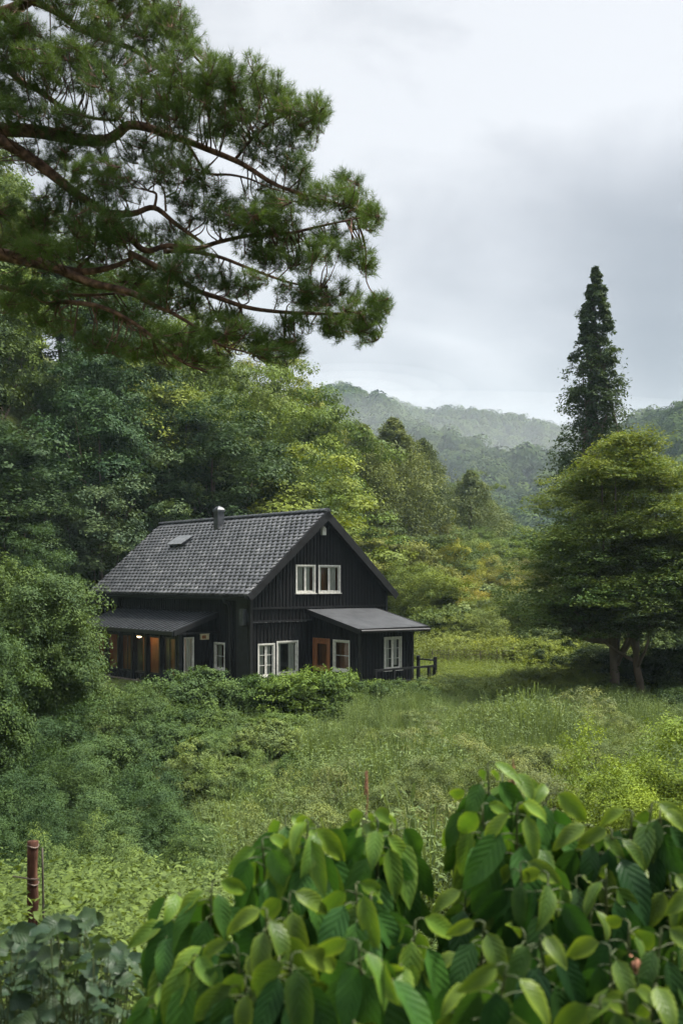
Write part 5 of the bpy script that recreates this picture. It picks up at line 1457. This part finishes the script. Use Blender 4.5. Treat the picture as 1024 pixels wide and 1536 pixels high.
for px, py, w, g in [(600, 60, 0.34, 0.22), (960, 10, 0.16, 0.5), (640, 300, 0.3, 0.16), (990, 380, 0.22, -0.36), (800, 460, 0.2, -0.14), (560, 470, 0.14, -0.08), (790, 570, 0.13, 0.2), (1000, 200, 0.16, -0.1), (540, 565, 0.07, -0.05)]:
    bri = math_n(nt, 'ADD', bri, math_n(nt, 'MULTIPLY', math_n(nt, 'MULTIPLY', blob(px, py, w), g), math_n(nt, 'ADD', math_n(nt, 'MULTIPLY', n2, 1.3), 0.35)))
sepz = nt.nodes.new('ShaderNodeSeparateXYZ'); nt.links.new(tc.outputs['Generated'], sepz.inputs[0])
zr_ = nt.nodes.new('ShaderNodeMapRange'); zr_.interpolation_type = 'SMOOTHSTEP'; nt.links.new(sepz.outputs[2], zr_.inputs[0])
for i_, v_ in ((1, 0.5), (2, 0.95), (3, 1.0), (4, 4.2)): zr_.inputs[i_].default_value = v_
ccol = ramp(nt, bri, [(0.15, (0.43, 0.44, 0.455)), (0.55, (0.79, 0.797, 0.81)), (0.95, (1.12, 1.124, 1.126))])
skyc = mixrgb(nt, sky.outputs[0], ccol, 0.96)
vz = nt.nodes.new('ShaderNodeVectorMath'); vz.operation = 'SCALE'; nt.links.new(skyc, vz.inputs[0]); nt.links.new(zr_.outputs[0], vz.inputs['Scale'])
nt.links.new(vz.outputs[0], bg.inputs['Color']); nt.links.new(bg.outputs[0], out.inputs['Surface'])

sl = bpy.data.lights.new('sun', 'SUN'); sl.energy = 1.5; sl.angle = math.radians(10); sl.color = (1.0, 0.95, 0.86)
so = bpy.data.objects.new('sun', sl); COL.objects.link(so)
sd = Vector((math.cos(SUN_EL) * math.sin(SUN_AZ), math.cos(SUN_EL) * math.cos(SUN_AZ), math.sin(SUN_EL)))
so.rotation_euler = (-sd).to_track_quat('-Z', 'Y').to_euler()

cam = bpy.data.cameras.new('camera'); co = bpy.data.objects.new('camera', cam); COL.objects.link(co); SC.camera = co
co.location = (0, 0, CZ); co.rotation_euler = (math.radians(90), 0, 0)
cam.sensor_width = 36; cam.sensor_fit = 'AUTO'; cam.lens = FPX / 1536 * 36; cam.shift_y = (HOR - 768) / 1536
cam.clip_start = 0.05; cam.clip_end = 8000
cam.dof.use_dof = True; cam.dof.focus_distance = 20; cam.dof.aperture_fstop = 3.6

SC.view_settings.view_transform = 'Standard'; SC.view_settings.look = 'None'; SC.view_settings.exposure = 2.9; SC.view_settings.gamma = 1.0
cy = SC.cycles
cy.max_bounces = 6; cy.diffuse_bounces = 3; cy.glossy_bounces = 3; cy.transmission_bounces = 4; cy.transparent_max_bounces = 8; cy.volume_bounces = 0
cy.use_denoising = True
try: cy.denoiser = 'OPENIMAGEDENOISE'
except Exception: pass
cy.sample_clamp_indirect = 6.0
